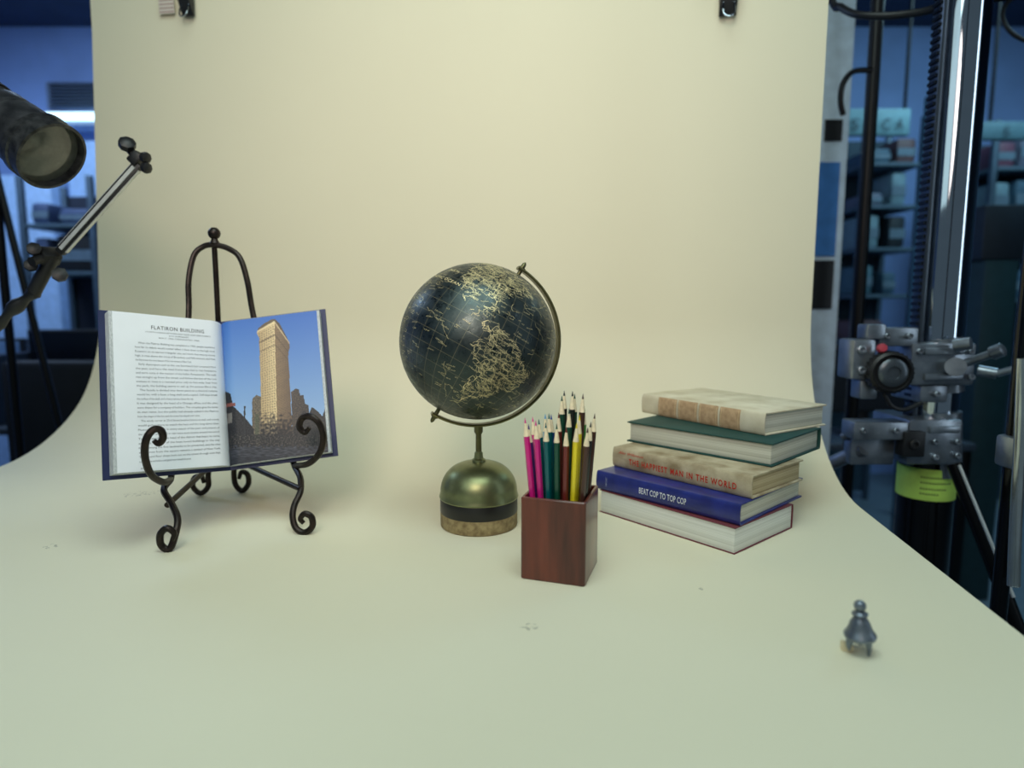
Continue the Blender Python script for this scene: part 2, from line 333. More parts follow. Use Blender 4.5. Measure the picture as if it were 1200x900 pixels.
BD = [[(-123,49),(-95,49),(-89,48),(-83,45),(-79,43),(-75,45),(-67,47)], [(-117,32.5),(-111,31),(-106,32),(-103,29),(-97,26)],
 [(-124,42),(-111,42)], [(-114,37),(-94,37),(-89,36.5),(-76,36.5)], [(-111,41),(-102,41),(-95,40.5),(-91,40.5)], [(-109,31),(-109,45)], [(-104,41),(-104,49)], [(-102,37),(-102,41)], [(-100,34),(-100,36.5)], [(-96.5,43),(-97,49)], [(-94,29.5),(-94,40)], [(-90,29),(-91,34),(-90,38),(-91,43),(-93,47)], [(-88,30),(-88,42)], [(-85,31),(-85,42)], [(-82,31),(-81,35),(-82,38),(-80.5,42)], [(-90,35),(-77,35)], [(-111,45),(-93,45)], [(-114,37),(-114,42)], [(-117,42),(-117,49)], [(-139,60),(-94,60)], [(-110,49),(-110,60)], [(-120,54),(-120,60)], [(-102,49),(-102,60)], [(-141,60),(-141,70)], [(-125,60),(-132,64),(-136,69)], [(-95,49),(-95,52),(-89,57)], [(-79,46),(-79.5,51)], [(-64,52),(-64,60)], [(-103,31),(-94,33)], [(-92,15),(-90,18),(-89,21)], [(-105,20),(-100,23),(-98,22)], [(-109,27),(-104,28),(-101,26)], [(-112,60),(-102,66),(-102,69)],
 [(-60,5),(-64,2),(-70,0),(-70,-5),(-73,-8),(-66,-10),(-60,-14),(-58,-20),(-55,-25),(-54,-27),(-57,-31)], [(-70,-18),(-68,-24),(-70,-32),(-72,-42),(-72,-50)], [(-80,-4),(-76,-3),(-75,-1),(-78,1)], [(-72,12),(-72,7),(-67,4),(-66,1)], [(-69,-12),(-69,-17),(-67,-22),(-62,-22),(-58,-20)], [(-50,-1),(-52,-8),(-50,-14),(-53,-19),(-48,-26)], [(-58,0),(-58,-8),(-51,-10)], [(-46,-2),(-46,-10),(-42,-14),(-40,-18)], [(-40,-4),(-41,-9),(-37,-9)], [(-62,-22),(-58,-26),(-55,-27)], [(-58,6),(-57,2),(-52,4)], [(-68,-35),(-63,-35),(-63,-40)], [(-65,-28),(-62,-30),(-60,-34)], [(-70,-46),(-66,-46)], [(-51,-14),(-46,-15),(-44,-20),(-50,-21)]]
def pip(u, v, poly):
    ins = False; j = len(poly)-1
    for i in range(len(poly)):
        xi, yi = poly[i]; xj, yj = poly[j]
        if (yi > v) != (yj > v) and u < (xj-xi)*(v-yi)/(yj-yi)+xi: ins = not ins
        j = i
    return ins
def ribbon(m, pl, w, jit, seed, R=SR+.0003, st_=1.0, worn=0.):
    pts = []
    for i in range(len(pl)-1):
        (a, b), (c, d) = pl[i], pl[i+1]; dl = max(abs(c-a)*math.cos(math.radians((b+d)/2)), abs(d-b)); n_ = max(1, int(dl/st_))
        for k_ in range(n_):
            t = k_/n_; lo, la = a+(c-a)*t, b+(d-b)*t
            q = noise.noise_vector(Vector((lo*.45, la*.45, seed)))
            q2 = noise.noise_vector(Vector((lo*1.6, la*1.6, seed+5)))
            pts.append((lo+(q.x+.9*q2.x)*jit*1.5/max(.3, math.cos(math.radians(la))), la+(q.y+.9*q2.y)*jit*1.5))
    pts.append(pl[-1] if pl[0] != pl[-1] else pts[0])
    P = [sph(lo, max(-89, min(89, la)), R) for lo, la in pts]; vs = []
    for i, p in enumerate(P):
        t = P[min(i+1, len(P)-1)]-P[max(0, i-1)]; nn = (p-SC).normalized(); sd = t.cross(nn)
        if sd.length < 1e-9: sd = nn.orthogonal()
        sd.normalize(); wv_ = w*(.7+.6*random.random()) if worn else w
        vs += [p+sd*wv_/2, p-sd*wv_/2]
    m.add(vs, [(2*i, 2*i+1, 2*i+3, 2*i+2) for i in range(len(P)-1) if not (worn and noise.noise(P[i]*60) > .5-worn)])
m = MB()
for i, pl in enumerate([NA, SA, EA, AU]+ISL): ribbon(m, pl, .00050, 1.9, i*3., st_=.5, worn=.42)
for i, pl in enumerate(BD): ribbon(m, pl, .00042, .7, 50+i, worn=.35)
m.make('map_outlines', goldp, g, recalc=False)['label'] = 'fine worn gold continent and border outlines'
m = MB()
def inland_pt():
    while True:
        if random.random() < .66: lo, la = random.uniform(-165, -55), random.uniform(10, 72)
        else: lo, la = random.uniform(-80, -36), random.uniform(-52, 11)
        if pip(lo, la, NA) or pip(lo, la, SA): return lo, la
for k_ in range(300):
    lo, la = inland_pt()
    if k_ % 5 == 0: lo += random.uniform(-14, 22); la += random.uniform(-12, 8)
    a = random.uniform(0, 6.28); pl = [(lo, la)]
    for _ in range(random.randint(3, 6)):
        a += random.uniform(-.9, .9); lo += 1.6*math.cos(a)/max(.4, math.cos(math.radians(la))); la += 1.3*math.sin(a)
        pl.append((lo, la))
    ribbon(m, pl, .00040, .5, 100+k_, st_=.8)
for k_ in range(640):          # rows of tiny place-mark ticks
    if k_ % 3: lo, la = inland_pt()
    else: lo, la = random.uniform(-165, -10), random.uniform(-50, 65)
    w_ = random.uniform(2.0, 7.0); x = lo; sl_ = random.uniform(-.25, .25)
    while x < lo+w_:
        s_ = random.uniform(.35, .7); y_ = la+(x-lo)*sl_
        ribbon(m, [(x, y_), (x+s_*.3, y_+random.uniform(.5, 1.1))], .00042, .0, 1); x += s_+.3
for k_ in range(50):
    lo, la = (random.uniform(-175, -130), random.uniform(-40, 30)) if k_ % 2 else (random.uniform(-130, -70), random.uniform(68, 80))
    r_ = random.uniform(.5, 1.8); ribbon(m, [(lo+r_*math.cos(t_)*1.5, la+r_*math.sin(t_)*random.uniform(.6, 1.1)) for t_ in [math.tau*q_/7 for q_ in range(8)]], .00040, .2, k_)
for pl in ([(-150, -5), (-130, 3), (-108, -2), (-95, -14)], [(-135, 40), (-145, 30), (-150, 15)], [(-60, 35), (-45, 42), (-30, 50), (-15, 58)], [(-62, 38), (-48, 30), (-35, 22), (-20, 20)], [(-55, 45), (-40, 38), (-25, 40)], [(-95, -25), (-88, -38), (-82, -52)]):
    ribbon(m, pl, .00035, 1.0, 300, st_=1.2, worn=.35)
m.make('map_relief', goldd, g, recalc=False)['label'] = 'dim gold rivers, place marks and sea lines'
for body, lo, la, w_, h_ in (('NORTH', -142, 35, 14, 2.2), ('PACIFIC OCEAN', -154, 25, 40, 2.4)):
    m = MB(); vs_, fs_, asp = text2d(body, .0, 1.15)
    m.add([sph(lo+w_*a, la+h_*b, SR+.0004) for a, b in vs_], fs_)
    m.make('map_lettering', goldp, g, recalc=False)

# ---------------------------------------------------------------- pencil holder and pencils
ea = Vector((.950, -.312, 0)).normalized(); eb = Vector((.312, .950, 0)).normalized()
PC = Vector((.0590, .7520, 0)); PM = frame(PC, ea, eb)
wood = pm('mahogany', (116, 52, 36), .28, c2=(66, 28, 21), scale=18, stretch=(3.5, 3.5, .35), coat=.35, bump=.05)
def rrect(h, r, n=4):
    out = []
    for cx, cy, a0_ in ((h-r, h-r, 0), (-h+r, h-r, 90), (-h+r, -h+r, 180), (h-r, -h+r, 270)):
        for i in range(n+1):
            a = math.radians(a0_+90*i/n); out.append((cx+r*math.cos(a), cy+r*math.sin(a)))
    return out
ph = root('pencil_holder', PM, 'square dark mahogany wooden pencil holder full of coloured pencils', 'pencil holder')
rings = [(.0374, .0025, .0), (.0388, .003, .0015), (.0388, .003, .0985), (.0378, .003, .0998), (.0356, .002, .0998), (.0348, .002, .099), (.0348, .002, .008)]
vs = []; fs = []
for h_, r_, z_ in rings: vs += [(x, y, z_) for x, y in rrect(h_, r_)]
n = 20
for j in range(len(rings)-1):
    for i in range(n): fs.append((j*n+i, j*n+(i+1) % n, (j+1)*n+(i+1) % n, (j+1)*n+i))
fs.append(tuple(range(n))); fs.append(tuple((len(rings)-1)*n+i for i in range(n)))
MB().add(vs, fs, 0, PM).make('wooden_box', wood, ph)
tipw = pm('pencil_wood', (238, 222, 188), .6, scale=200)
PCOL = {'magenta': (206, 30, 130), 'pink': (225, 80, 150), 'teal': (0, 92, 96), 'dark green': (18, 74, 56), 'blue': (32, 70, 150), 'red': (176, 40, 40), 'maroon': (110, 40, 36), 'black': (22, 26, 26), 'orange': (215, 110, 30), 'yellow': (230, 212, 40), 'lime yellow': (206, 212, 52), 'brown': (70, 42, 34), 'purple': (84, 44, 120), 'green': (60, 140, 60), 'light blue': (90, 160, 205)}
cols = [['magenta', 'purple', 'pink', 'light blue'], ['magenta', 'teal', 'purple', 'light blue'], ['teal', 'teal', 'blue', 'dark green'], ['dark green', 'maroon', 'dark green', 'black'], ['maroon', 'dark green', 'black', 'dark green'], ['yellow', 'yellow', 'brown', 'green'], ['brown', 'black', 'dark green', 'brown']]
hz = [[.188, .183, .186, .180], [.189, .187, .182, .188], [.186, .192, .190, .196], [.187, .194, .212, .222], [.184, .204, .222, .216], [.186, .192, .216, .200], [.184, .190, .188, .194]]
skip = {(0, 3), (1, 2), (2, 3), (6, 2)}
for i in range(7):
    for j in range(4):
        if (i, j) in skip: continue
        c = cols[i][j]; jx = random.uniform(-.0008, .0008); jy = random.uniform(-.001, .001)
        bt = Vector((-.0234+.0078*i, -.0145+.0097*j, .0085)); tp = Vector((-.0385+.0124*i+jx, -.0205+.0137*j+jy, hz[i][j]+random.uniform(-.003, .003)))
        bw = PM @ bt; tw = PM @ tp; Lg = (tw-bw).length; Mz = zframe(bw, tw-bw)
        r = root('colored_pencil', Mz, '%s colored pencil standing sharpened tip up in the wooden holder' % c, 'pencil', 'colored pencils in the wooden holder')
        pmx = pm('pencil_'+c.replace(' ', '_'), PCOL[c], .3, var=.05, coat=.4)
        hx = [(.0037*math.cos(math.pi/3*q+.3), .0037*math.sin(math.pi/3*q+.3)) for q in range(6)]
        MB().prism(hx, Lg-.022, Mz).make('barrel', pmx, r)
        MB().lathe([(.0036, Lg-.022), (.0035, Lg-.0215), (.0013, Lg-.0062)], Mz, 12).make('sharpened_wood', tipw, r)
        MB().lathe([(.0013, Lg-.0062), (.0002, Lg)], Mz, 10).make('lead', pmx, r)

# ---------------------------------------------------------------- book stack
page = pm('book_pages', (222, 222, 208), .8, scale=2, stretch=(1, 1, 400), c2=(176, 176, 160))
def fit_book(nu, nv_, z1, lu, ru, Lg):
    Np = PZ(nu, nv_, z1); best = None
    for k in range(200, 340):
        ph_ = math.radians(k/2); e = Vector((math.cos(ph_), math.sin(ph_), 0)); er = abs(proj(Np+e*Lg)[0]-lu)
        if best is None or er < best[0]: best = (er, e)
    e1 = best[1]; e2 = Vector((e1.y, -e1.x, 0)); bw = min((abs(proj(Np+e2*(.12+.001*k))[0]-ru), .12+.001*k) for k in range(85))[1]
    Np.z = 0; return Np+e1*Lg, -e1, e2, bw
def hardcover(px, z0, z1, Lg, spine_front, cmat, label, extra=None, t=.0026, inset=.004, bulge=.005, pmat=page, sgap=.0062):
    (nu, nv_, lu, ru) = px
    o_, x, y, Wd = fit_book(nu, nv_, z1, lu, ru, Lg); T = z1-z0-.0002
    M = frame(o_+Vector((0, 0, z0+.0001)), x, y)
    r = root('hardcover_book', M, label, 'book', 'stacked hardcover books')
    def fy(yy): return yy if spine_front else Wd-yy
    c = MB()
    for za in (0, T-t): c.bx((0, min(fy(.003), fy(Wd)), za), (Lg, max(fy(.003), fy(Wd)), za+t), .0009, M=M)
    vs = []; fs = []; n = 14
    for i in range(n+1):
        a = math.pi*i/n; zz = T/2-math.cos(a)*(T/2); yb = -bulge*math.sin(a)**.7+.004
        yi = yb+t*.7
        for xx in (0, Lg): vs += [(xx, fy(yb), zz), (xx, fy(yi), min(max(zz, .001), T-.001))]
    for i in range(n):
        b = i*4; d_ = b+4
        fs += [(b, b+2, d_+2, d_), (b+1, d_+1, d_+3, b+3), (b, d_, d_+1, b+1), (b+2, b+3, d_+3, d_+2)]
    c.add(vs, fs, 0, M); c.make('cover', cmat, r)
    MB().bx((inset, min(fy(sgap), fy(Wd-inset)), t), (Lg-inset, max(fy(sgap), fy(Wd-inset)), T-t), .0006, M=M).make('page_block', pmat, r)
    if extra: extra(r, M, Lg, Wd, T, bulge)
    return r
def spine_map(M, T, bulge, off=.0005):
    def f(x, z):
        a = math.acos(max(-1, min(1, (T/2-z)/(T/2)))); return M @ Vector((x, -bulge*math.sin(a)**.7+.004-off, z))
    return f
def ex_blue(r, M, Lg, Wd, T, b):
    f = spine_map(M, T, b); m = MB()
    m.text('BEAT COP TO TOP COP', f, Lg*.34, Lg*.67, T*.36, T*.30, bold=.012, sp=1.05)
    m.make('spine_title', pm('white_lettering', (215, 220, 228), .6), r, recalc=False)
    m = MB(); vs_, fs_, _ = text2d('TIMONEY', .01)
    m.add([f(Lg*.09-bb*.0030, T*.24+a*T*.52) for a, bb in vs_], fs_); m.make('author_lettering', pm('pale_blue_lettering', (150, 160, 190), .6), r, recalc=False)
def ex_tan(r, M, Lg, Wd, T, b):
    f = spine_map(M, T, b, .0007); m = MB()
    m.text('THE HAPPIEST MAN IN THE WORLD', f, Lg*.14, Lg*.91, T*.28, T*.28, bold=.022, sp=1.25)
    m.make('spine_title', pm('red_lettering', (190, 34, 20), .7, c2=(206, 64, 44), scale=120), r, recalc=False)
    m = MB(); vs_, fs_, _ = text2d('Alec Wilkinson')
    m.add([f(Lg*(.05+.20*a)+bb*.002, T*.72+bb*T*.13) for a, bb in vs_], fs_)
    m.make('author_lettering', pm('red_lettering', (190, 34, 20), .7), r, recalc=False)
def ex_quarter(r, M, Lg, Wd, T, b):
    f = spine_map(M, T, b, .0004); g2 = spine_map(M, T, b, .0008)
    for a0_, a1_ in ((.16, .325), (.34, .50), (.515, .665), (.68, .83)):
        m = MB(); vs = []; fs = []
        for i in range(13):
            z = T*(.03+.94*i/12); vs += [f(Lg*a0_, z), f(Lg*a1_, z)]
        for i in range(12): fs.append((2*i, 2*i+1, 2*i+3, 2*i+2))
        m.add(vs, fs)
        for a in (a0_+.01, a1_-.013):
            m.add([g2(Lg*a, T*(.08+.84*i/8)) for i in range(9)]+[g2(Lg*(a+.003), T*(.08+.84*i/8)) for i in range(9)], [(i, 9+i, 10+i, i+1) for i in range(8)], 1)
        m.make('leather_patch', [pm('tan_leather', (204, 172, 136), .65, c2=(172, 140, 106), scale=120), pm('gilt', (225, 204, 160), .5, .2)], r, recalc=False)
hardcover((862, 619, 703, 931), 0, .036, .234, False, pm('red_cloth', (112, 50, 58), .6), 'thick hardcover book with dark red cover at the stack bottom', pmat=pm('white_pages', (234, 236, 230), .8, scale=2, stretch=(1, 1, 400), c2=(204, 206, 198)), t=.0011, bulge=.0016, inset=.0018, sgap=.0042)
hardcover((868, 591, 699, 941), .036, .066, .240, True, pm('blue_cover', (34, 44, 118), .35, coat=.2, scale=40, var=.25), 'blue hardcover book with white title lettering on its spine', ex_blue)
hardcover((882, 558, 719, 942), .066, .098, .240, True, pm('tan_cloth', (200, 188, 160), .85, c2=(140, 122, 92), scale=28, bump=.8), 'worn tan cloth hardcover book with red title lettering', ex_tan, pmat=pm('aged_pages', (205, 192, 156), .8, scale=2, stretch=(1, 1, 400), c2=(156, 138, 102)))
hardcover((906, 520, 735, 963), .098, .132, .246, False, pm('green_cloth', (20, 66, 62), .6), 'dark green cloth hardcover book with page edges facing out', bulge=.003)
hardcover((897, 484, 753, 969), .132, .1665, .252, True, pm('cream_cloth', (224, 216, 194), .75, c2=(194, 182, 154), scale=24, bump=.3), 'cream hardcover book with tan leather spine patches on top', ex_quarter)

# ---------------------------------------------------------------- open book on easel
iron = pm('wrought_iron', (52, 42, 37), .36, .6, c2=(28, 23, 22), scale=80, bump=.3)
BL, TL = PX(121, 563, .795), PX(115, 363, .865)
SB, ST = PX(270, 551, .920), PX(259, 377, 1.0)
BR, TR = PX(396, 534, .935), PX(381, 362, 1.015)
ob = root('open_book', (SB+Vector((0, 0, -.002))), 'open hardcover book with text and tower photograph on iron easel', 'book')
def quad(a, b, c, d):
    nrm = (b-a).cross(c-a).normalized()
    if nrm.y > 0: nrm = -nrm
    def f(s, t, off=0.):
        return a*(1-s)*(1-t)+b*s*(1-t)+c*(1-s)*t+d*s*t+nrm*off
    return f
LF = quad(SB, BL, ST, TL); RF = quad(SB, BR, ST, TR)
def slabgrid(m, F, s0, s1, t0, t1, top, bot, ns=16, mi=0):
    vs = []; fs = []
    for i in range(ns+1):
        s = s0+(s1-s0)*i/ns
        for t in (t0, t1): vs += [F(s, t, top(s)), F(s, t, bot(s))]
    for i in range(ns):
        b = i*4; d_ = b+4
        fs += [(b, b+2, d_+2, d_), (b+1, d_+1, d_+3, b+3), (b, d_, d_+1, b+1), (b+2, b+3, d_+3, d_+2)]
    fs += [(0, 1, 3, 2), (ns*4, ns*4+2, ns*4+3, ns*4+1)]
    m.add(vs, fs, mi)
cov = MB()
for F in (LF, RF): slabgrid(cov, F, 0, 1, 0, 1, lambda s: 0, lambda s: -.003, 4)
cov.make('cover', pm('navy_cover', (34, 42, 84), .5), ob)
pw = pm('page_white', (238, 243, 250), .7, var=.02)
pe = pm('page_edges', (215, 220, 222), .8, scale=3, stretch=(300, 300, 1), c2=(168, 174, 180))
def th(T, g_): return lambda s: .0006+T*(1-(1-min(1, s/g_))**2.5)
tl, trr = th(.0135, .16), th(.0105, .12)
m = MB(); slabgrid(m, LF, .0, .955, .022, .978, tl, lambda s: .0003, 30); m.make('page_block', [pe], ob)
m = MB(); slabgrid(m, RF, .0, .955, .022, .978, trr, lambda s: .0003, 30); m.make('page_block', [pe], ob)
def sheet(F, top, s1, off):
    m = MB(); ns = 40; vs = []
    for i in range(ns+1):
        s = s1*i/ns
        for t in (.024, .976): vs.append(F(s, t, top(s)+off))
    m.add(vs, [(2*i, 2*i+1, 2*i+3, 2*i+2) for i in range(ns)]); return m
sheet(LF, tl, .93, .0004).make('printed_page', pw, ob)
ink = pm('printing_ink', (40, 44, 52), .7); ink2 = pm('body_ink', (108, 114, 124), .7)
def lp(x, y):
    s = .93*(1-x); return LF(s, .024+.952*y, tl(s)+.0008)
m = MB(); m.text('FLATIRON BUILDING', lp, .31, .78, .902, .025, bold=.0, sp=1.12)
m.make('page_heading', ink, ob, recalc=False)
m = MB()
m.text('175 FIFTH AVENUE BETWEEN EAST 22ND AND 23RD STREETS', lp, .26, .84, .878, .009)
m.text('D.H. BURNHAM', lp, .46, .63, .860, .009)
m.text('BUILT 1902, DESIGNATED 1966', lp, .37, .73, .842, .009)
body = """When the Flatiron Building was completed in 1902, people wondered
how far its debris would scatter when it blew down in the high wind.
Eccentric on its narrow triangular site, and more than twenty stories
high, it rose above the cross of Broadway and Fifth Avenue, and from
the first it was the most famous of the new towers of New York.
Early skyscrapers such as this one borrowed their ornament from
the past, and here the steel frame was clad in rich limestone
and terra cotta in the manner of the Italian Renaissance. The walls
rise straight up from the street and follow the line of the two
avenues to meet in a rounded prow only six feet wide. Seen from
the park, the building seems to sail up the avenue like a ship.
The facade is divided into three parts as a classical column
would be, with a base, a long shaft and a capital. Soft bays break
the surface of the shaft, and a heavy cornice closes the top.
It was designed by the head of a Chicago office, and the plans
were drawn for a company of builders. The company gave the tower
its own name, but the public had already called it the Flatiron
from the shape of the lot, and the name has stayed ever since.
The windy corner at 23rd Street became famous as well, and crowds
would gather there to watch the hats and the long skirts blow.
Photographers came in every season of the year, and pictures of
the tower in snow and in rain were soon known around the world.
Today it stands at the head of the district that bears its name,
and it is still one of the best loved buildings in the city.
It was among the first landmarks to be protected, and the view
of its prow from the square remains a symbol of New York.
The ground floor shops look out on the street through wide bays,
and the narrow end holds a small glazed room beneath the prow.""".split('\n')
yb = .800
for i, ln in enumerate(body):
    y = yb-i*.0277; x1 = .875 if i not in (4, 13, 17, 27) else .6+.05*(i % 3)
    m.text(ln, lp, .17 if i not in (0, 5, 11, 18) else .195, x1, y, .0128, bold=.0)
m.text('86', lp, .18, .20, .012, .010)
m.make('page_text', ink2, ob, recalc=False)
# printed photograph
def st2px(s, t):
    bot = 548-16*s; top = 374-11*s; v = bot-(bot-top)*t; l = 262+(v-374)*.069; r = 378+(v-363)*.047
    return l+(r-l)*s-7*math.sin(math.pi*s), v
def mixc(a, b, k): k = max(0, min(1, k)); return tuple(a[i]*(1-k)+b[i]*k for i in range(3))
BLD = [(300.5, 389), (302, 383), (309, 377), (318, 372), (321, 372), (327, 377), (339.5, 402), (339.5, 409), (337.5, 414), (341, 540), (304.5, 540), (305, 470), (303, 395)]
def piccol(s, t):
    u, v = st2px(s, t); nn = noise.noise(Vector((u*.35, v*.35, 3.))); n2 = noise.noise(Vector((u*.8, v*.8, 8.)))
    c = mixc((58, 108, 190), (150, 184, 224), (v-368)/135)
    if pip(u, v, [(340, 462), (346, 458), (350, 459), (351, 466), (356, 466), (357, 476), (362, 478), (364, 550), (340, 550)]): c = mixc((108, 92, 80), (44, 40, 44), .5+n2*.9+(u-342)/60)
    if pip(u, v, [(296, 470), (300, 465), (307, 468), (307, 550), (296, 550)]): c = mixc((136, 122, 102), (64, 58, 56), .5+n2*.9)
    if pip(u, v, BLD):
        cx = 321+(v-372)*.010; ap = 372
        if u < cx:
            k = (cx-u)/22; vt = ap+k*13; c = mixc((236, 212, 164), (188, 160, 118), k); cl = ((cx-u)/2.6) % 1
        else:
            k = (u-cx)/20; vt = ap+k*31; c = mixc((150, 124, 96), (108, 88, 74), k); cl = ((u-cx)/2.1) % 1
        vb = 530; h_ = (v-vt)/(vb-vt); fr = (h_*50) % 1
        if h_ > .05 and fr > .45 and cl > .5: c = mixc(c, (74, 62, 58), .40)
        c = mixc(c, (92, 76, 64), .12+n2*.3)
        if h_ < .014: c = mixc(c, (84, 70, 58), .85)
        elif h_ < .032: c = mixc(c, (236, 216, 174), .6)
        if .12 < h_ < .13 or .20 < h_ < .206 or .80 < h_ < .81: c = mixc(c, (80, 66, 56), .7)
        if v > 486: c = mixc(c, (40, 36, 40), (v-486)/26+nn)
    if pip(u, v, [(255, 452), (268, 458), (275, 463), (278, 478), (286, 488), (292, 496), (298, 506), (300, 560), (255, 560)]): c = mixc((50, 47, 54), (16, 17, 24), .5+n2*1.1)
    if 268 < u < 280 and 474 < v < 478: c = (132, 76, 70)
    if 271 < u < 277 and 486 < v < 498: c = (116, 112, 110)
    if 299 < u < 303 and 488 < v < 518: c = mixc(c, (64, 78, 60), .5)
    if 288 < u < 289.5 and 478 < v < 530: c = (40, 40, 46)
    if pip(u, v, [(342, 504), (348, 494), (355, 484), (362, 489), (366, 480), (374, 485), (380, 491), (384, 482), (395, 486), (395, 560), (336, 560)]): c = mixc((24, 25, 32), (70, 64, 62), .28+n2*1.3)
    if v > 512 and v <= 528: c = mixc(c, mixc((20, 21, 28), (92, 84, 80), .3+noise.noise(Vector((u*.7, v*.6, 1)))*1.5), .8)
    if v > 526+nn*5: c = mixc((30, 32, 42), (84, 86, 98), .4+noise.noise(Vector((u*.2, v*.7, 1)))*.8)
    if v > 538: c = mixc(c, (30, 32, 44), .6)
    return c
ns, nt2 = 170, 250; vs = []; fs = []; cl_ = []
for i in range(ns+1):
    s = i/ns; S = .93*s
    for j in range(nt2+1): vs.append(RF(S, .024+.952*j/nt2, trr(S)+.0005))
for i in range(ns):
    for j in range(nt2):
        fs.append((i*(nt2+1)+j, i*(nt2+1)+j+1, (i+1)*(nt2+1)+j+1, (i+1)*(nt2+1)+j)); cl_.append(lin(piccol((i+.5)/ns, (j+.5)/nt2)))
pmt = bpy.data.materials.new('printed_photo'); pmt.use_nodes = True
va = pmt.node_tree.nodes.new('ShaderNodeVertexColor'); va.layer_name = 'Col'
pb = pmt.node_tree.nodes['Principled BSDF']; pmt.node_tree.links.new(va.outputs[0], pb.inputs['Base Color']); pb.inputs['Roughness'].default_value = .45
me = bpy.data.meshes.new('page_photograph'); R0 = ROOTM[ob.name].inverted()
me.from_pydata([tuple(R0 @ v) for v in vs], [], fs); me.materials.append(pmt)
ca_ = me.color_attributes.new('Col', 'FLOAT_COLOR', 'CORNER')
buf = []
for c in cl_: buf += list(c)*4
ca_.data.foreach_set('color', buf)
o = bpy.data.objects.new('page_photograph', me); COL.objects.link(o); o.parent = ob; o['label'] = 'printed photograph of a narrow triangular tower under blue sky'

# easel
es = root('display_easel', PZ(270, 600), 'black wrought iron tabletop easel with scrolled feet', 'easel')
def T(l): return [PX(*q) for q in l]
ER = .0046
tap = lambda t: ER*(1 if t < .8 else 1-.35*(t-.8)/.2)
MB().tube(T([(200, 562, .905), (214, 470, .985), (221, 370, 1.035), (221, 330, 1.045), (227, 300, 1.055), (238, 289, 1.06), (251, 287, 1.06), (267, 291, 1.06), (281, 302, 1.055), (290, 330, 1.05), (297, 370, 1.045), (320, 470, 1.01), (346, 548, .955)]), ER).make('arched_frame', iron, es)
MB().tube(T([(251, 285, 1.065), (254, 340, 1.07), (258, 430, 1.075), (262, 532, 1.075)]), ER*.95).make('back_rod', iron, es)
m = MB(); bc = PX(251, 273.5, 1.062); m.ball(bc, .0098); m.lathe([(.006, -.019), (.0085, -.016), (.006, -.012), (.0045, -.008)], Matrix.Translation(bc), 20); m.make('ball_finial', iron, es)
MB().tube(T([(200, 562, .905), (192, 574, .875), (201, 590, .855), (208, 607, .835), (206, 624, .82), (199, 643, .812), (189, 639, .81), (188, 626, .81), (196, 619, .81), (204, 625, .811), (202, 633, .811)]), tap).make('front_leg', iron, es)
MB().tube(T([(346, 548, .955), (352, 560, .93), (352, 576, .91), (345, 592, .895), (343, 606, .885), (347, 619, .879), (357, 624, .877), (366, 617, .876), (365, 606, .876), (357, 602, .876), (352, 608, .876), (356, 613, .876)]), tap).make('front_leg', iron, es)
MB().tube(T([(200, 562, .90), (191, 565, .84), (177, 556, .80), (170, 536, .785), (171, 516, .78), (179, 504, .785), (188, 504, .79), (191, 513, .793), (186, 520, .793), (180, 516, .79)]), tap).make('holding_hook', iron, es)
MB().tube(T([(346, 546, .955), (362, 543, .905), (375, 530, .885), (379, 512, .88), (374, 496, .878), (364, 488, .88), (354, 490, .885), (351, 500, .885), (357, 507, .885), (363, 501, .885)]), tap).make('holding_hook', iron, es)
MB().tube(T([(262, 530, 1.072), (248, 539, 1.067), (244, 556, 1.064), (244, 570, 1.063), (235, 578, 1.062), (226, 570, 1.062), (228, 560, 1.062), (236, 558, 1.062), (239, 566, 1.062)]), tap).make('back_foot', iron, es)
MB().tube(T([(262, 530, 1.078), (275, 538, 1.079), (274, 553, 1.08), (276, 568, 1.08), (284, 575, 1.08), (291, 567, 1.08), (290, 556, 1.08), (283, 553, 1.08), (280, 561, 1.08)]), tap).make('back_foot', iron, es)
MB().rod(PX(196, 592, .865), PX(262, 532, 1.072), ER*.9).make('brace', iron, es)
MB().rod(PX(352, 573, .91), PX(262, 532, 1.078), ER*.9).make('brace', iron, es)

# ---------------------------------------------------------------- small pewter ornament
fp = PZ(1008, 765); pew = pm('pewter', (138, 148, 160), .36, .65, c2=(92, 100, 112), scale=60, bump=.3)
fn = root('metal_finial', fp, 'small bell-shaped pewter metal finial with round knob and prongs', 'ornament')
FM = Matrix.Translation(fp) @ Matrix.Rotation(math.radians(-4), 4, 'Y')
MB().lathe([(.004, .0125), (.009, .0130), (.0132, .0155), (.0140, .0180), (.0132, .0200), (.0112, .0225), (.0098, .0260), (.0086, .0300), (.0066, .0335), (.0048, .0355), (.0044, .0370)], FM, 36).make('bell_body', pew, fn)
MB().lathe([(.0044, .0370), (.0070, .0378), (.0070, .0390), (.0046, .0402), (.0038, .0412)], FM, 28).make('collar', pew, fn)
m = MB(); m.ball((0, 0, 0), .0054); m.v = [FM @ (v+Vector((0, 0, .0462))) for v in m.v]; m.make('knob', pew, fn)
for a_, l_, k_ in ((-66, .0, 1.0), (60, .001, 1.1), (188, .003, 1.25)):
    a = math.radians(a_); c_, s_ = math.cos(a)*k_, math.sin(a)*k_
    MB().tube([FM @ Vector((c_*.0080, s_*.0080, .0150)), FM @ Vector((c_*.0092, s_*.0092, .009)), FM @ Vector((c_*.0088, s_*.0088, .0015+l_))], lambda t: .0036-.0025*t).make('prong', pew, fn)
q = PZ(992, 763); m = MB()
pts = [(-.004, 0), (.002, -.003), (.006, -.002), (.007, .003), (.004, .006), (-.002, .006)]
m.prism(pts, .0085, Matrix.Translation(q) @ Matrix.Rotation(.25, 4, 'Z'))
for i, v in enumerate(m.v[6:]): v.z -= .005*((i*37) % 5)/5
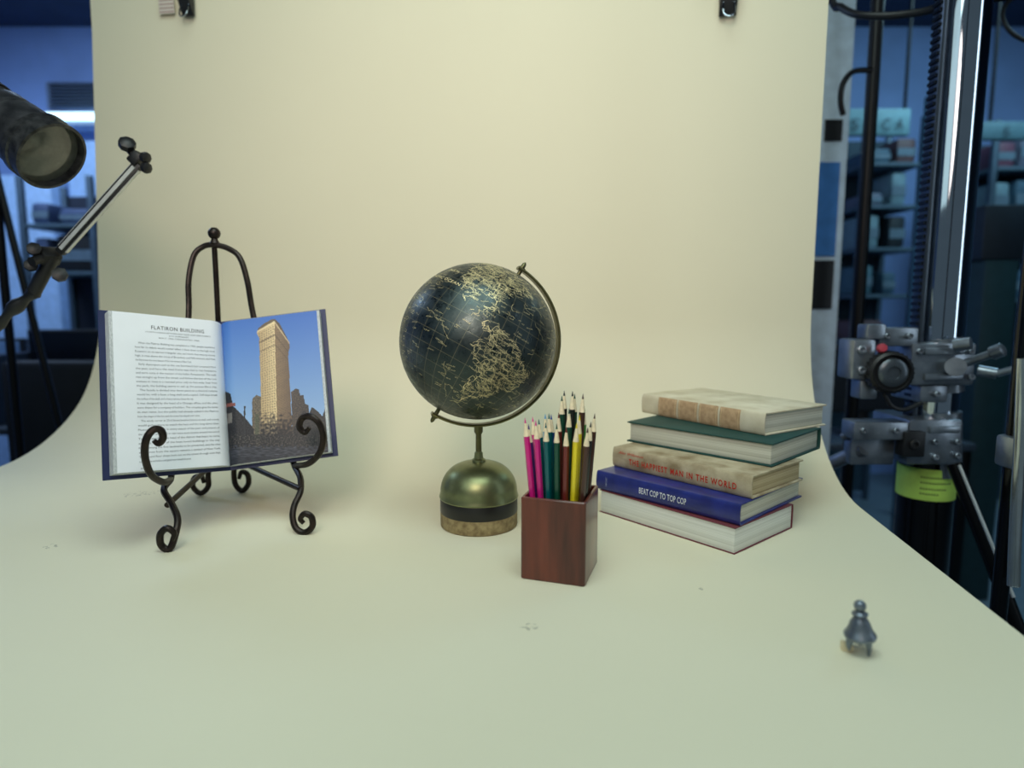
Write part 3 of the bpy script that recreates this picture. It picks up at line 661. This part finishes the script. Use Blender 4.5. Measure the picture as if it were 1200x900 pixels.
tag(m.make('broken_chip', pm('tan_chip', (232, 216, 180), .8, scale=200)), 'small broken pale tan chip beside the pewter finial', 'chip')

# ---------------------------------------------------------------- left: lamp, arm
def rootpx(name, u, v, Y, label, cat, group=None): return root(name, PX(u, v, Y), label, cat, group)
pole = Vector((-1.24, 1.12, 0))
ls = root('lamp_stand', (pole.x, pole.y, FZ), 'black metal light stand beside the table', 'light stand')
MB().rod((pole.x, pole.y, FZ+.05), (pole.x, pole.y, .95), .014).make('pole', blackm, ls)
for k in range(3):
    a = 2.1*k+.5; MB().rod((pole.x, pole.y, FZ+.35), (pole.x+.3*math.cos(a), pole.y+.3*math.sin(a), FZ+.01), .009).make('leg', blackm, ls)
lf = PX(62, 184, 0.99); lb = PX(-60, 94, 1.03); ax = (lf-lb); Ll = ax.length
LM = zframe(lb, ax)
la = root('studio_spotlight', LM, 'worn black cylindrical studio spotlight with a round glass lens', 'studio light')
lampb = pm('worn_lamp_paint', (24, 26, 31), .42, .3, c2=(60, 62, 66), scale=45, bump=.3)
KS = 1.05
def ks(p): return [(r*KS, z) for r, z in p]
MB().lathe(ks([(.026, -.03), (.032, -.01), (.032, .0), (.036, .004), (.039, Ll*.45), (.043, Ll*.5), (.0435, Ll*.60), (.041, Ll*.61), (.041, Ll*.64), (.0445, Ll*.65), (.046, Ll*.84)]), LM, 48).make('housing', lampb, la)
MB().lathe(ks([(.046, Ll*.84), (.0505, Ll*.86), (.0505, Ll*.90), (.0485, Ll*.91), (.0485, Ll*.97), (.0505, Ll*.98), (.0505, Ll), (.0465, Ll+.0005), (.0455, Ll-.014)]), LM, 48).make('front_rim', pm('rim_metal', (34, 36, 40), .3, .6, c2=(78, 80, 82), scale=80), la)
m = MB()
for k in range(5): m.lathe(ks([(.0365, Ll*(.08+.07*k)), (.042, Ll*(.085+.07*k)), (.042, Ll*(.105+.07*k)), (.0365, Ll*(.11+.07*k))]), LM, 40)
m.make('cooling_fins', blackm, la)
MB().lathe(ks([(.0001, Ll-.006), (.02, Ll-.007), (.0455, Ll-.012), (.0455, Ll-.016), (.0001, Ll-.016)]), LM, 48).make('lens', pm('lamp_glass', (84, 86, 80), .12, var=.2, scale=60, coat=.6), la)
MB().tube([lb+ax*.3+Vector((0, .02, .03)), lb+Vector((-.1, .02, .02)), Vector((pole.x, pole.y-.015, lb.z+.02))], .008).make('mounting_bracket', blackm, la)
ar = rootpx('articulated_arm', 0, 375, 1.10, 'black articulated camera arm with silver rail and locking knobs', 'articulated arm')
MB().tube([Vector((pole.x, pole.y-.014, .23)), PX(-30, 390, 1.1), PX(15, 362, 1.1), PX(40, 342, 1.1)], lambda t: .010+.003*math.sin(t*20)).make('flexible_segment', black, ar)
m = MB(); c = PX(57, 300, 1.1)
m.rod(PX(38, 345, 1.1), PX(62, 300, 1.1), .011); m.box((0, 0, 0), (.030, .026, .022), zframe(c, (.6, -.3, .7)), .003); m.rod(PX(37, 307, 1.07), PX(75, 292, 1.13), .008)
for (u, v, y_, rr) in ((40, 292, 1.08, .011), (36, 311, 1.08, .010), (70, 322, 1.09, .012), (76, 290, 1.12, .010)):
    m.lathe([(rr*.5, -.006), (rr, -.004), (rr, .004), (rr*.5, .006)], zframe(PX(u, v, y_), (.5, -.8, .3)), 7)
m.make('middle_joint', black, ar)
a_, b_ = PX(70, 296, 1.1), PX(163, 192, 1.1); Mr = zframe(a_, b_-a_); Lr = (b_-a_).length
MB().box((0, 0, Lr/2), (.011, .015, Lr), Mr, .002).make('rail_frame', black, ar)
MB().box((0, -.008, Lr/2), (.006, .002, Lr*.92), Mr).box((0, .008, Lr/2), (.006, .002, Lr*.92), Mr).box((-.0062, 0, Lr/2), (.002, .006, Lr*.92), Mr).box((.0062, 0, Lr/2), (.002, .006, Lr*.92), Mr).make('silver_rail', pm('satin_silver', (215, 218, 216), .35, .4), ar)
m = MB(); c = PX(160, 186, 1.1); m.box((0, 0, 0), (.018, .018, .022), zframe(c, b_-a_), .003); m.lathe([(.006, 0), (.013, .004), (.013, .014), (.006, .018)], zframe(PX(149, 174, 1.1), (.4, -.6, .5)), 8)
m.lathe([(.004, 0), (.009, .003), (.009, .01), (.004, .012)], zframe(PX(167, 184, 1.09), (.8, -.3, -.2)), 8); m.lathe([(.004, 0), (.009, .003), (.009, .01), (.004, .012)], zframe(PX(168, 196, 1.09), (.8, -.3, -.2)), 8); m.rod(PX(152, 176, 1.1), c, .006); m.make('end_knob', black, ar)

# ---------------------------------------------------------------- right: camera column stand
CX, CY = .862, 1.30
cs = root('camera_column_stand', (CX, CY, FZ), 'tall chrome studio camera column with geared clamps', 'camera stand')
MB().lathe([(.047, .02), (.047, 2.2)], Matrix.Translation((CX, CY, 0)), 64).make('chrome_column', chrome, cs)
MB().lathe([(.052, FZ+.06), (.052, .02), (.048, .024)], Matrix.Translation((CX, CY, 0)), 40).make('black_column', pm('gloss_black', (12, 13, 16), .15, .3), cs)
m = MB(); m.box((CX-.054, CY-.02, 1.1), (.010, .03, 2.2), bevel=.002)
m.make('gear_rack', pm('rack_steel', (84, 92, 102), .3, .8), cs)
m = MB()
for k in range(150): m.box((CX-.0612, CY-.02, .08+k*.013), (.005, .022, .006))
m.make('rack_teeth', pm('rack_dark_steel', (34, 40, 48), .35, .8), cs)
def wob(u0, v0, u1, v1, Y, dep, m, bevel=.003, mi=0):
    a = PX(u0, v1, Y); b = PX(u1, v0, Y); m.bx((a.x, Y, a.z), (b.x, Y+dep, b.z), bevel, mi)
def bolt(m, u, v, Y, r=.006):
    M = zframe(PX(u, v, Y), (-.1, -1, .1)); m.lathe([(r, -.006), (r, .004), (r*.8, .005), (r*.5, .005), (r*.5, .001), (.0001, .001)], M, 14)
m = MB(); wob(1066, 402, 1146, 452, 1.235, .13, m, .006); wob(1078, 452, 1112, 472, 1.24, .1, m, .004); wob(1030, 384, 1078, 406, 1.24, .05, m, .004)
wob(1084, 408, 1130, 416, 1.228, .02, m, .002); wob(1084, 438, 1130, 446, 1.228, .02, m, .002)
for uv in ((1078, 412), (1138, 412), (1138, 442), (1098, 462), (1040, 394), (1066, 394)): bolt(m, uv[0], uv[1], 1.232)
m.rod(PX(1106, 396, 1.275), PX(1108, 458, 1.275), .032, 28); m.rod(PX(1120, 430, 1.235), PX(1120, 430, 1.21), .018, 20)
m.make('upper_carriage', steel, cs)
m = MB(); wob(998, 398, 1028, 445, 1.22, .06, m, .005); wob(1008, 445, 1030, 468, 1.23, .04, m, .004); wob(1016, 380, 1040, 398, 1.23, .04, m, .004); bolt(m, 1010, 410, 1.216, .008); bolt(m, 1010, 434, 1.216, .008)
m.make('side_bracket', steel, cs)
kc = PX(1048, 437, 1.19)
KM = zframe(kc+Vector((0, .03, 0)), (-.15, -1, 0)); m = MB().lathe([(.018, 0), (.036, .002), (.039, .008), (.039, .030), (.034, .034), (.030, .026), (.0001, .024)], KM, 32)
for k in range(28):
    a = math.tau*k/28; m.box((.039*math.cos(a), .039*math.sin(a), .018), (.003, .003, .022), KM)
m.make('focus_knob', black, cs)
MB().lathe([(.024, .0), (.027, .004), (.021, .008), (.012, .008), (.011, .005), (.0001, .005)], zframe(kc+Vector((-.001, .004, 0)), (-.15, -1, 0)), 32).make('knob_cap', pm('dark_cap', (90, 98, 106), .3, .7), cs)
MB().lathe([(.0001, .006), (.007, .005), (.009, .001), (.009, -.006)], zframe(PX(1034, 408, 1.2), (-.2, -1, .2)), 20).make('red_button', pm('red_plastic', (176, 60, 76), .4), cs)
m = MB(); m.rod(PX(1122, 429, 1.23), PX(1166, 413, 1.18), .008); m.lathe([(.008, -.012), (.013, -.008), (.013, .010), (.008, .013)], zframe(PX(1168, 412, 1.18), PX(1168, 412, 1.18)-PX(1122, 429, 1.23)), 16); m.rod(PX(1118, 405, 1.22), PX(1138, 402, 1.2), .012); m.make('clamp_lever', steel, cs)
m = MB(); m.rod(PX(1146, 434, 1.26), PX(1168, 438, 1.24), .011); m.rod(PX(1168, 438, 1.24), PX(1190, 432, 1.22), .007); m.make('clamp_lever', steel, cs)
m = MB(); wob(1000, 495, 1066, 516, 1.215, .05, m, .004); wob(1062, 492, 1130, 545, 1.225, .13, m, .006); wob(996, 512, 1050, 545, 1.24, .03, m, .004); wob(1090, 500, 1126, 508, 1.218, .02, m, .002)
for uv in ((1096, 518), (1122, 518), (1122, 534), (1096, 536), (1012, 505), (1050, 505)): bolt(m, uv[0], uv[1], 1.222 if uv[0] > 1060 else 1.212)
m.rod(PX(1104, 482, 1.275), PX(1104, 556, 1.275), .034, 28)
m.make('lower_carriage', steel, cs)
m = MB(); wob(1058, 506, 1086, 536, 1.21, .03, m, .003); bolt(m, 1072, 521, 1.208, .010); m.make('lock_block', black, cs)
m = MB(); m.rod(PX(1012, 526, 1.24), PX(974, 543, 1.3), .014); m.rod(PX(1010, 500, 1.23), PX(988, 512, 1.26), .008); m.make('side_arm', steel, cs)
m = MB(); m.tube([PX(1080, 472, 1.2), PX(1060, 480, 1.2), PX(1045, 476, 1.2), PX(1036, 462, 1.2)], .004); m.make('release_cable', black, cs)
z0 = PX(1080, 588, 1.25).z; z1 = PX(1080, 551, 1.25).z
lb_ = MB().lathe([(.0525, z0), (.0535, z0+.001), (.0535, z1-.001), (.0525, z1)], Matrix.Translation((CX, CY, 0)), 40)
for k, (h_, l_) in enumerate(((.72, 9), (.55, 12), (.36, 10), (.2, 7))):
    z_ = z0+(z1-z0)*h_
    for q_ in range(l_):
        a = -math.pi/2-.75+q_*.09; lb_.add([(CX+.0539*math.cos(a+d1), CY+.0539*math.sin(a+d1), z_+d2) for d1, d2 in ((0, 0), (.06, 0), (.06, .003), (0, .003))], [(0, 1, 2, 3)], 1)
lb_.make('green_label', [pm('green_tape', (194, 230, 100), .6), pm('tape_marks', (84, 110, 60), .6)], cs)
m = MB(); m.rod(PX(1118, 543, 1.2), PX(1196, 745, 1.1), .013); m.make('strut', blackm, cs)
MB().rod(PX(1124, 545, 1.18), PX(1188, 700, 1.09), .003).make('strut_rail', pm('satin_silver', (215, 218, 216), .35, .4), cs)
MB().lathe([(.35, FZ), (.35, FZ+.04), (.1, FZ+.07), (.06, FZ+.1)], Matrix.Translation((CX, CY, 0)), 40).make('floor_base', blackm, cs)
q = PX(1200, 400, .98)
bpz = root('accessory_pole', (q.x, q.y, FZ), 'black vertical accessory pole with a long shiny metal tube handle', 'pole')
MB().rod((q.x, q.y, FZ), (q.x, q.y, 1.5), .012).make('pole', pm('gloss_black', (12, 13, 16), .15, .3), bpz)
m = MB().tube([PX(1198, 420, .95), PX(1196, 480, .95), PX(1194, 540, .95), PX(1190, 620, .95), PX(1188, 680, .95), PX(1188, 684, .95)], lambda t: .007+.0025*t if t < .95 else .006, n=18); m.make('handle', pm('shiny_tube', (190, 196, 196), .15, .8), bpz)
m = MB(); m.box((q.x, q.y-.01, PX(1195, 530, .97).z), (.04, .05, .05), bevel=.006); m.make('clamp', steel, bpz)
# cables
cab = MB()
cab.tube([Vector((.6, 1.75, 1.5)), PX(968, -12, 1.6), PX(985, 8, 1.55), PX(1010, 18, 1.5), PX(1060, 17, 1.45), PX(1100, 6, 1.4), PX(1108, -30, 1.37)], .008)
tag(cab.make('cable', black), 'black power cable drooping beside the chrome column', 'cable')
sp_ = root('support_pole', (1.115, 1.66, FZ), 'thick black upright support pole with a hook for cables', 'pole')
MB().rod((1.115, 1.66, 1.35), (1.115, 1.66, FZ), .02).make('pole', blackm, sp_)
MB().tube([(1.115, 1.645, 1.05), (1.22, 1.6, 1.05), (1.33, 1.58, 1.05), (1.345, 1.578, 1.075)], .007).make('cable_hook', blackm, sp_)
for k in range(3):
    c = Vector((1.22+.035*k, 1.60-.007*k, 1.0555-(.07-.006*k)*.85)); r = .07-.006*k
    pts = [c+Vector((r*.9*math.cos(a), .02*math.sin(a+k), r*.85*math.sin(a))) for a in [math.radians(20*i) for i in range(19)]]
    cab = MB().tube(pts, .005, k=2)
    tag(cab.make('cable_coil', black), 'loop of black cable hanging from a pole hook', 'cable', 'coiled cables')

# ---------------------------------------------------------------- background right
def slab(name, u0, v0, u1, v1, Y, dep, mat, label, cat, bevel=.004, tofloor=False, group=None):
    a = PX(u0, v1, Y); b = PX(u1, v0, Y); z0 = FZ if tofloor else a.z
    return tag(MB().bx((a.x, Y, z0), (b.x, Y+dep, b.z), bevel).make(name, mat), label, cat, group)
white = pm('cool_white', (205, 222, 236), .6)
pl = root('notice_board', (PX(975, 500, 2.0).x, 2.0, FZ), 'tall pale free-standing board with dark and blue notices', 'notice board')
a = PX(925, 300, 2.0); b = PX(1003, 20, 2.0)
MB().bx((a.x, 2.0, FZ), (b.x, 2.04, CZ-.2), .003).make('board', white, pl)
m = MB(); wob(940, 190, 985, 300, 1.994, .005, m, 0); m.make('blue_notice', pm('blue_paper', (60, 120, 190), .6), pl)
m = MB(); wob(966, 140, 988, 165, 1.994, .005, m, 0); m.make('dark_notice', black, pl)
m = MB(); wob(940, 305, 978, 362, 1.994, .005, m, 0); m.make('dark_notice', black, pl)
ms = root('light_stand', (PX(1003, 600, 1.75).x, 1.75, FZ), 'thin black light stand with drooping accessories', 'light stand')
MB().rod(PX(1029, 0, 1.75)*1.0+Vector((0, 0, .3)), (PX(990, 600, 1.75).x, 1.75, FZ), .016).make('pole', blackm, ms)
m = MB(); m.tube([PX(1022, 82, 1.74), PX(1000, 84, 1.74), PX(988, 98, 1.74), PX(985, 118, 1.74), PX(988, 135, 1.74)], .007); m.make('hanging_bracket', blackm, ms)
sg = root('sign_board', PX(1030, 160, 3.4), 'pale teal hanging sign board with dark capital letters', 'sign')
m = MB(); wob(985, 127, 1068, 158, 3.4, .04, m, .004); m.make('board', pm('sign_pale', (110, 152, 164), .6), sg)
for ch, uc in (('S', 1003), ('I', 1021), ('C', 1040), ('A', 1056)):
    m = MB(); w_ = 1.5 if ch == 'I' else 5; A0 = PX(uc-w_, 151, 3.385); A1 = PX(uc+w_, 138, 3.385)
    m.text(ch, lambda x, y: Vector((A0.x+(A1.x-A0.x)*x, 3.392, A0.z+(A1.z-A0.z)*y)), 0, 1, 0, 1); m.make('letter', pm('sign_ink', (50, 68, 80), .6), sg)
for uu in (992, 1060): MB().rod(PX(uu, 128, 3.42), Vector((PX(uu, 128, 3.42).x, 3.42, CZ)), .008).make('hanger', blackm, sg)
sg = root('sign_board', PX(1180, 160, 3.4), 'dull teal hanging sign board with a dark capital letter', 'sign')
m = MB(); wob(1150, 142, 1235, 163, 3.4, .04, m, .004); m.make('board', pm('sign_dull', (74, 108, 120), .6), sg)
m = MB(); A0 = PX(1177, 158, 3.385); A1 = PX(1186, 147, 3.385)
m.text('S', lambda x, y: Vector((A0.x+(A1.x-A0.x)*x, 3.392, A0.z+(A1.z-A0.z)*y)), 0, 1, 0, 1); m.make('letter', pm('sign_ink', (50, 68, 80), .6), sg)
for uu in (1160, 1220): MB().rod(PX(uu, 143, 3.42), Vector((PX(uu, 143, 3.42).x, 3.42, CZ)), .008).make('hanger', blackm, sg)
def shelving(u0, u1, Y, vs_, label, fill, pal, wmin=.07, wmax=.16, back=(40, 62, 78)):
    a = PX(u0, 400, Y); b = PX(u1, 400, Y); zs = [PX(u0, v, Y).z for v in vs_]
    r = root('shelving_unit', ((a.x+b.x)/2, Y+.15, FZ), label, 'shelf')
    for x in (a.x, b.x):
        for y in (Y+.01, Y+.35): MB().box((x, y, (FZ+zs[0]+.25)/2), (.03, .03, zs[0]+.25-FZ), bevel=.003).make('upright', pm('shelf_metal', (70, 88, 104), .5, .4), r)
    for z in zs: MB().bx((a.x, Y, z-.02), (b.x, Y+.36, z), .002).make('shelf', pm('shelf_board', (72, 94, 110), .6), r)
    MB().bx((a.x, Y+.36, FZ+.05), (b.x, Y+.37, zs[0]+.2)).make('back_panel', pm('shelf_back_%d' % back[0], back, .7), r)
    for z in zs:
        x = a.x+.03
        while x < b.x-.12:
            w = random.uniform(wmin, wmax); h = random.uniform(.07, .2); c = random.choice(pal)
            bxr = MB().bx((x, Y+.03, z+.001), (min(x+w, b.x-.02), Y+.28, z+h), .02); bxr.bx((x+.005, Y+.027, z+h*.3), (min(x+w, b.x-.02)-.005, Y+.033, z+h*.6), 0, mi=1)
            o = bxr.make('storage_box', [pm('carton_%d_%d_%d' % c, c, .6), pm('label_band', (96, 116, 132), .6)]); tag(o, 'small coloured storage box on a metal shelf', 'box', fill)
            x += w+random.uniform(.01, .06)
palR = [(104, 66, 84), (92, 98, 118), (110, 138, 150), (46, 78, 104), (30, 38, 46), (70, 102, 116), (94, 70, 74), (56, 86, 106), (34, 48, 58)]
palL = [(24, 28, 36), (30, 36, 48), (60, 76, 110), (20, 22, 28), (110, 130, 165), (36, 40, 52), (44, 52, 66)]
shelving(1000, 1066, 3.7, [190, 240, 290, 345, 400], 'metal shelving unit filled with small boxes', 'boxes on the metal shelving', palR)
shelving(1148, 1240, 3.7, [195, 250, 300, 350], 'metal shelving unit filled with small boxes', 'boxes on the metal shelving', palR)
slab('storage_cabinet', 1128, 305, 1195, 620, 2.6, .5, pm('teal_cabinet', (26, 56, 62), .5), 'dark teal metal storage cabinet', 'cabinet', tofloor=True)
slab('equipment_case', 1150, 240, 1215, 304, 2.6, .4, pm('dark_case', (32, 42, 54), .5), 'dark equipment case on top of the teal cabinet', 'case')
slab('partition_screen', 1056, 110, 1092, 600, 2.9, .05, pm('teal_screen', (80, 124, 142), .7), 'tall blue-grey partition screen', 'screen', tofloor=True)
def desk(name, x0, x1, y0, y1, z, label):
    r = root(name, ((x0+x1)/2, (y0+y1)/2, FZ), label, 'desk')
    MB().bx((x0, y0, z-.03), (x1, y1, z), .004).make('desktop', pm('desk_laminate', (60, 70, 84), .5), r)
    for x in (x0+.03, x1-.03):
        for y in (y0+.03, y1-.03): MB().box((x, y, (FZ+z-.03)/2), (.04, .04, z-.03-FZ), bevel=.004).make('leg', blackm, r)
def monitor(x, y, z, w, h, scr, label):
    r = root('computer_monitor', (x, y, z), label, 'monitor')
    MB().bx((x-w/2, y-.02, z+.10), (x+w/2, y+.02, z+.10+h), .006).make('bezel', black, r)
    MB().bx((x-w/2+.012, y-.023, z+.112), (x+w/2-.012, y-.019, z+.088+h)).make('screen', scr, r)
    m = MB().box((x, y+.03, z+.08), (.05, .03, .16), bevel=.004); m.box((x, y+.02, z+.006), (.2, .16, .012), bevel=.003); m.make('stand', black, r)
scr = pm('lit_screen', (90, 130, 180), .3, emis=.5, scale=4, c2=(30, 50, 90)); scd = pm('dark_screen', (18, 24, 36), .2)
desk('office_desk', 1.15, 1.85, 2.5, 2.85, -.22, 'dark office desk behind the backdrop')
monitor(1.50, 2.68, -.22, .42, .28, scd, 'black computer monitor on the dark desk')
def chair(x, y, label):
    r = root('office_chair', (x, y, FZ), label, 'chair'); fab = pm('chair_fabric', (24, 27, 34), .8)
    MB().box((x, y, FZ+.48), (.46, .46, .08), bevel=.03).make('seat', fab, r)
    MB().box((x, y+.22, FZ+.80), (.42, .06, .48), bevel=.03).make('backrest', fab, r)
    MB().rod((x, y, FZ+.12), (x, y, FZ+.45), .025).make('gas_column', blackm, r)
    MB().box((x, y+.24, FZ+.53), (.06, .02, .2)).make('back_bracket', blackm, r)
    m = MB()
    for k in range(5):
        a = k*math.tau/5; m.rod((x, y, FZ+.12), (x+.28*math.cos(a), y+.28*math.sin(a), FZ+.07), .018); m.ball((x+.28*math.cos(a), y+.28*math.sin(a), FZ+.032), .03, n=12)
    m.make('star_base', blackm, r)
# ---------------------------------------------------------------- background left
desk('office_desk', -3.0, -1.75, 2.62, 3.15, -.18, 'dark office desk along the blue wall')
monitor(-1.98, 2.9, -.18, .40, .30, scd, 'black computer monitor on the dark desk')
monitor(-2.42, 2.92, -.18, .40, .26, scr, 'computer monitor with lit blue screen on the dark desk')
chair(-1.72, 2.2, 'black office chair at the dark desk')
chair(-2.40, 2.15, 'black office chair beside the dark desk')
shelving(38, 118, 3.5, [262, 318], 'dark metal shelving unit crowded with equipment', 'equipment boxes on the dark shelving', palL, .05, .22, back=(26, 34, 52))
tc_ = MB().bx((-2.22, 2.66, -.18), (-2.18, 2.9, .12), .006)
tag(tc_.make('desk_divider', pm('divider_blue', (34, 46, 70), .6)), 'blue-grey upright desk divider on the dark desk', 'divider')
vt = root('wall_vent', PX(86, 127, 4.66), 'grey louvred ventilation grille on the blue wall', 'vent')
m = MB(); wob(56, 96, 130, 128, 4.66, .04, m, .003); m.make('vent_frame', pm('vent_grey', (120, 135, 155), .5), vt)
a = PX(56, 128, 4.64); b = PX(130, 96, 4.64); m = MB()
for k in range(8): z = a.z+(b.z-a.z)*(k+.5)/8; m.bx((a.x+.02, 4.63, z-.004), (b.x-.02, 4.665, z+.004))
m.make('louvres', pm('louvre_dark', (70, 84, 106), .5), vt)
fx = root('wall_light', PX(88, 135, 4.5), 'long fluorescent strip light fixed along the wall', 'light fixture')
m = MB(); wob(50, 141, 130, 146, 4.5, .2, m, .003); m.make('housing', white, fx)
m = MB(); wob(52, 131, 128, 140, 4.52, .04, m, .01); m.make('tube', pm('tube_glow', (200, 235, 255), .4, emis=2.2), fx)
slab('wall_cabinet', -20, 205, 58, 420, 4.2, .48, pm('pale_cabinet', (160, 190, 228), .6), 'pale blue tall cabinet against the wall', 'cabinet', tofloor=True)
slab('wall_cabinet', 90, 165, 150, 330, 4.3, .38, pm('pale_cabinet', (160, 190, 228), .6), 'pale blue tall cabinet against the wall', 'cabinet', tofloor=True)
ts = root('light_stand', (-1.52, 1.9, FZ), 'thin black tripod light stand near the desk', 'light stand')
MB().rod(PX(-8, 190, 1.9), PX(70, 500, 1.9), .010).make('leg', blackm, ts)
t0 = PX(-8, 190, 1.9); MB().rod(t0, (t0.x, 1.9, FZ), .012).make('leg', blackm, ts)
MB().rod(PX(70, 500, 1.9), (PX(100, 640, 1.9).x, 1.9, FZ), .010).make('leg', blackm, ts)
for x, y in ((-2.6, 3.0), (2.6, 2.8), (0, .2)):
    r = root('ceiling_light', (x, y, CZ-.05), 'rectangular fluorescent ceiling light fixture', 'ceiling light', 'fluorescent ceiling lights')
    MB().bx((x-.65, y-.2, CZ-.05), (x+.65, y+.2, CZ-.001), .004).make('housing', white, r)
    MB().bx((x-.62, y-.17, CZ-.055), (x+.62, y+.17, CZ-.05)).make('diffuser', pm('diffuser_glow', (205, 230, 255), .5, emis=2.0), r)

# ---------------------------------------------------------------- lights
def area(loc, tgt, size, e, col, sy=None):
    l = bpy.data.lights.new('area_light', 'AREA'); l.energy = e; l.color = col; l.size = size
    if sy: l.shape = 'RECTANGLE'; l.size_y = sy
    o = bpy.data.objects.new('area_light', l); COL.objects.link(o); o.location = loc
    d = Vector(tgt)-Vector(loc); o.rotation_euler = d.to_track_quat('-Z', 'Y').to_euler(); return o
area((0, .22, 1.75), (-.05, .60, 0), 1.2, 17.5, (.81, 1., .92))
sl = bpy.data.lights.new('spot_light', 'SPOT'); sl.energy = 66; sl.color = (1., .82, .70); sl.spot_size = math.radians(66); sl.spot_blend = 1.; sl.shadow_soft_size = .35
so = bpy.data.objects.new('spot_light', sl); COL.objects.link(so); so.location = (-.25, -.45, 1.15)
so.rotation_euler = (Vector((-.12, 1.4, .52))-Vector(so.location)).to_track_quat('-Z', 'Y').to_euler()
area((-.9, -.2, 1.25), (-.05, .9, .3), 1.0, 3.2, (.78, 1., .98))  # added fill, no visible source: soft sheen on the globe's upper left
area((-2.7, 2.9, 2.1), (-2.6, 3.2, 0), 1.2, 48, (.50, .70, 1.))
area((2.6, 2.7, 2.1), (2.4, 3.2, 0), 1.2, 32, (.45, .82, 1.))
area((1.75, .35, .9), (CX, CY, .7), .12, 3.2, (.75, .9, 1.), sy=1.8)  # added unseen strip, there only to reflect as a streak in the chrome column
w = bpy.data.worlds.new('world'); sc.world = w; w.use_nodes = True
w.node_tree.nodes['Background'].inputs[0].default_value = (.5, .68, .8, 1); w.node_tree.nodes['Background'].inputs[1].default_value = .17
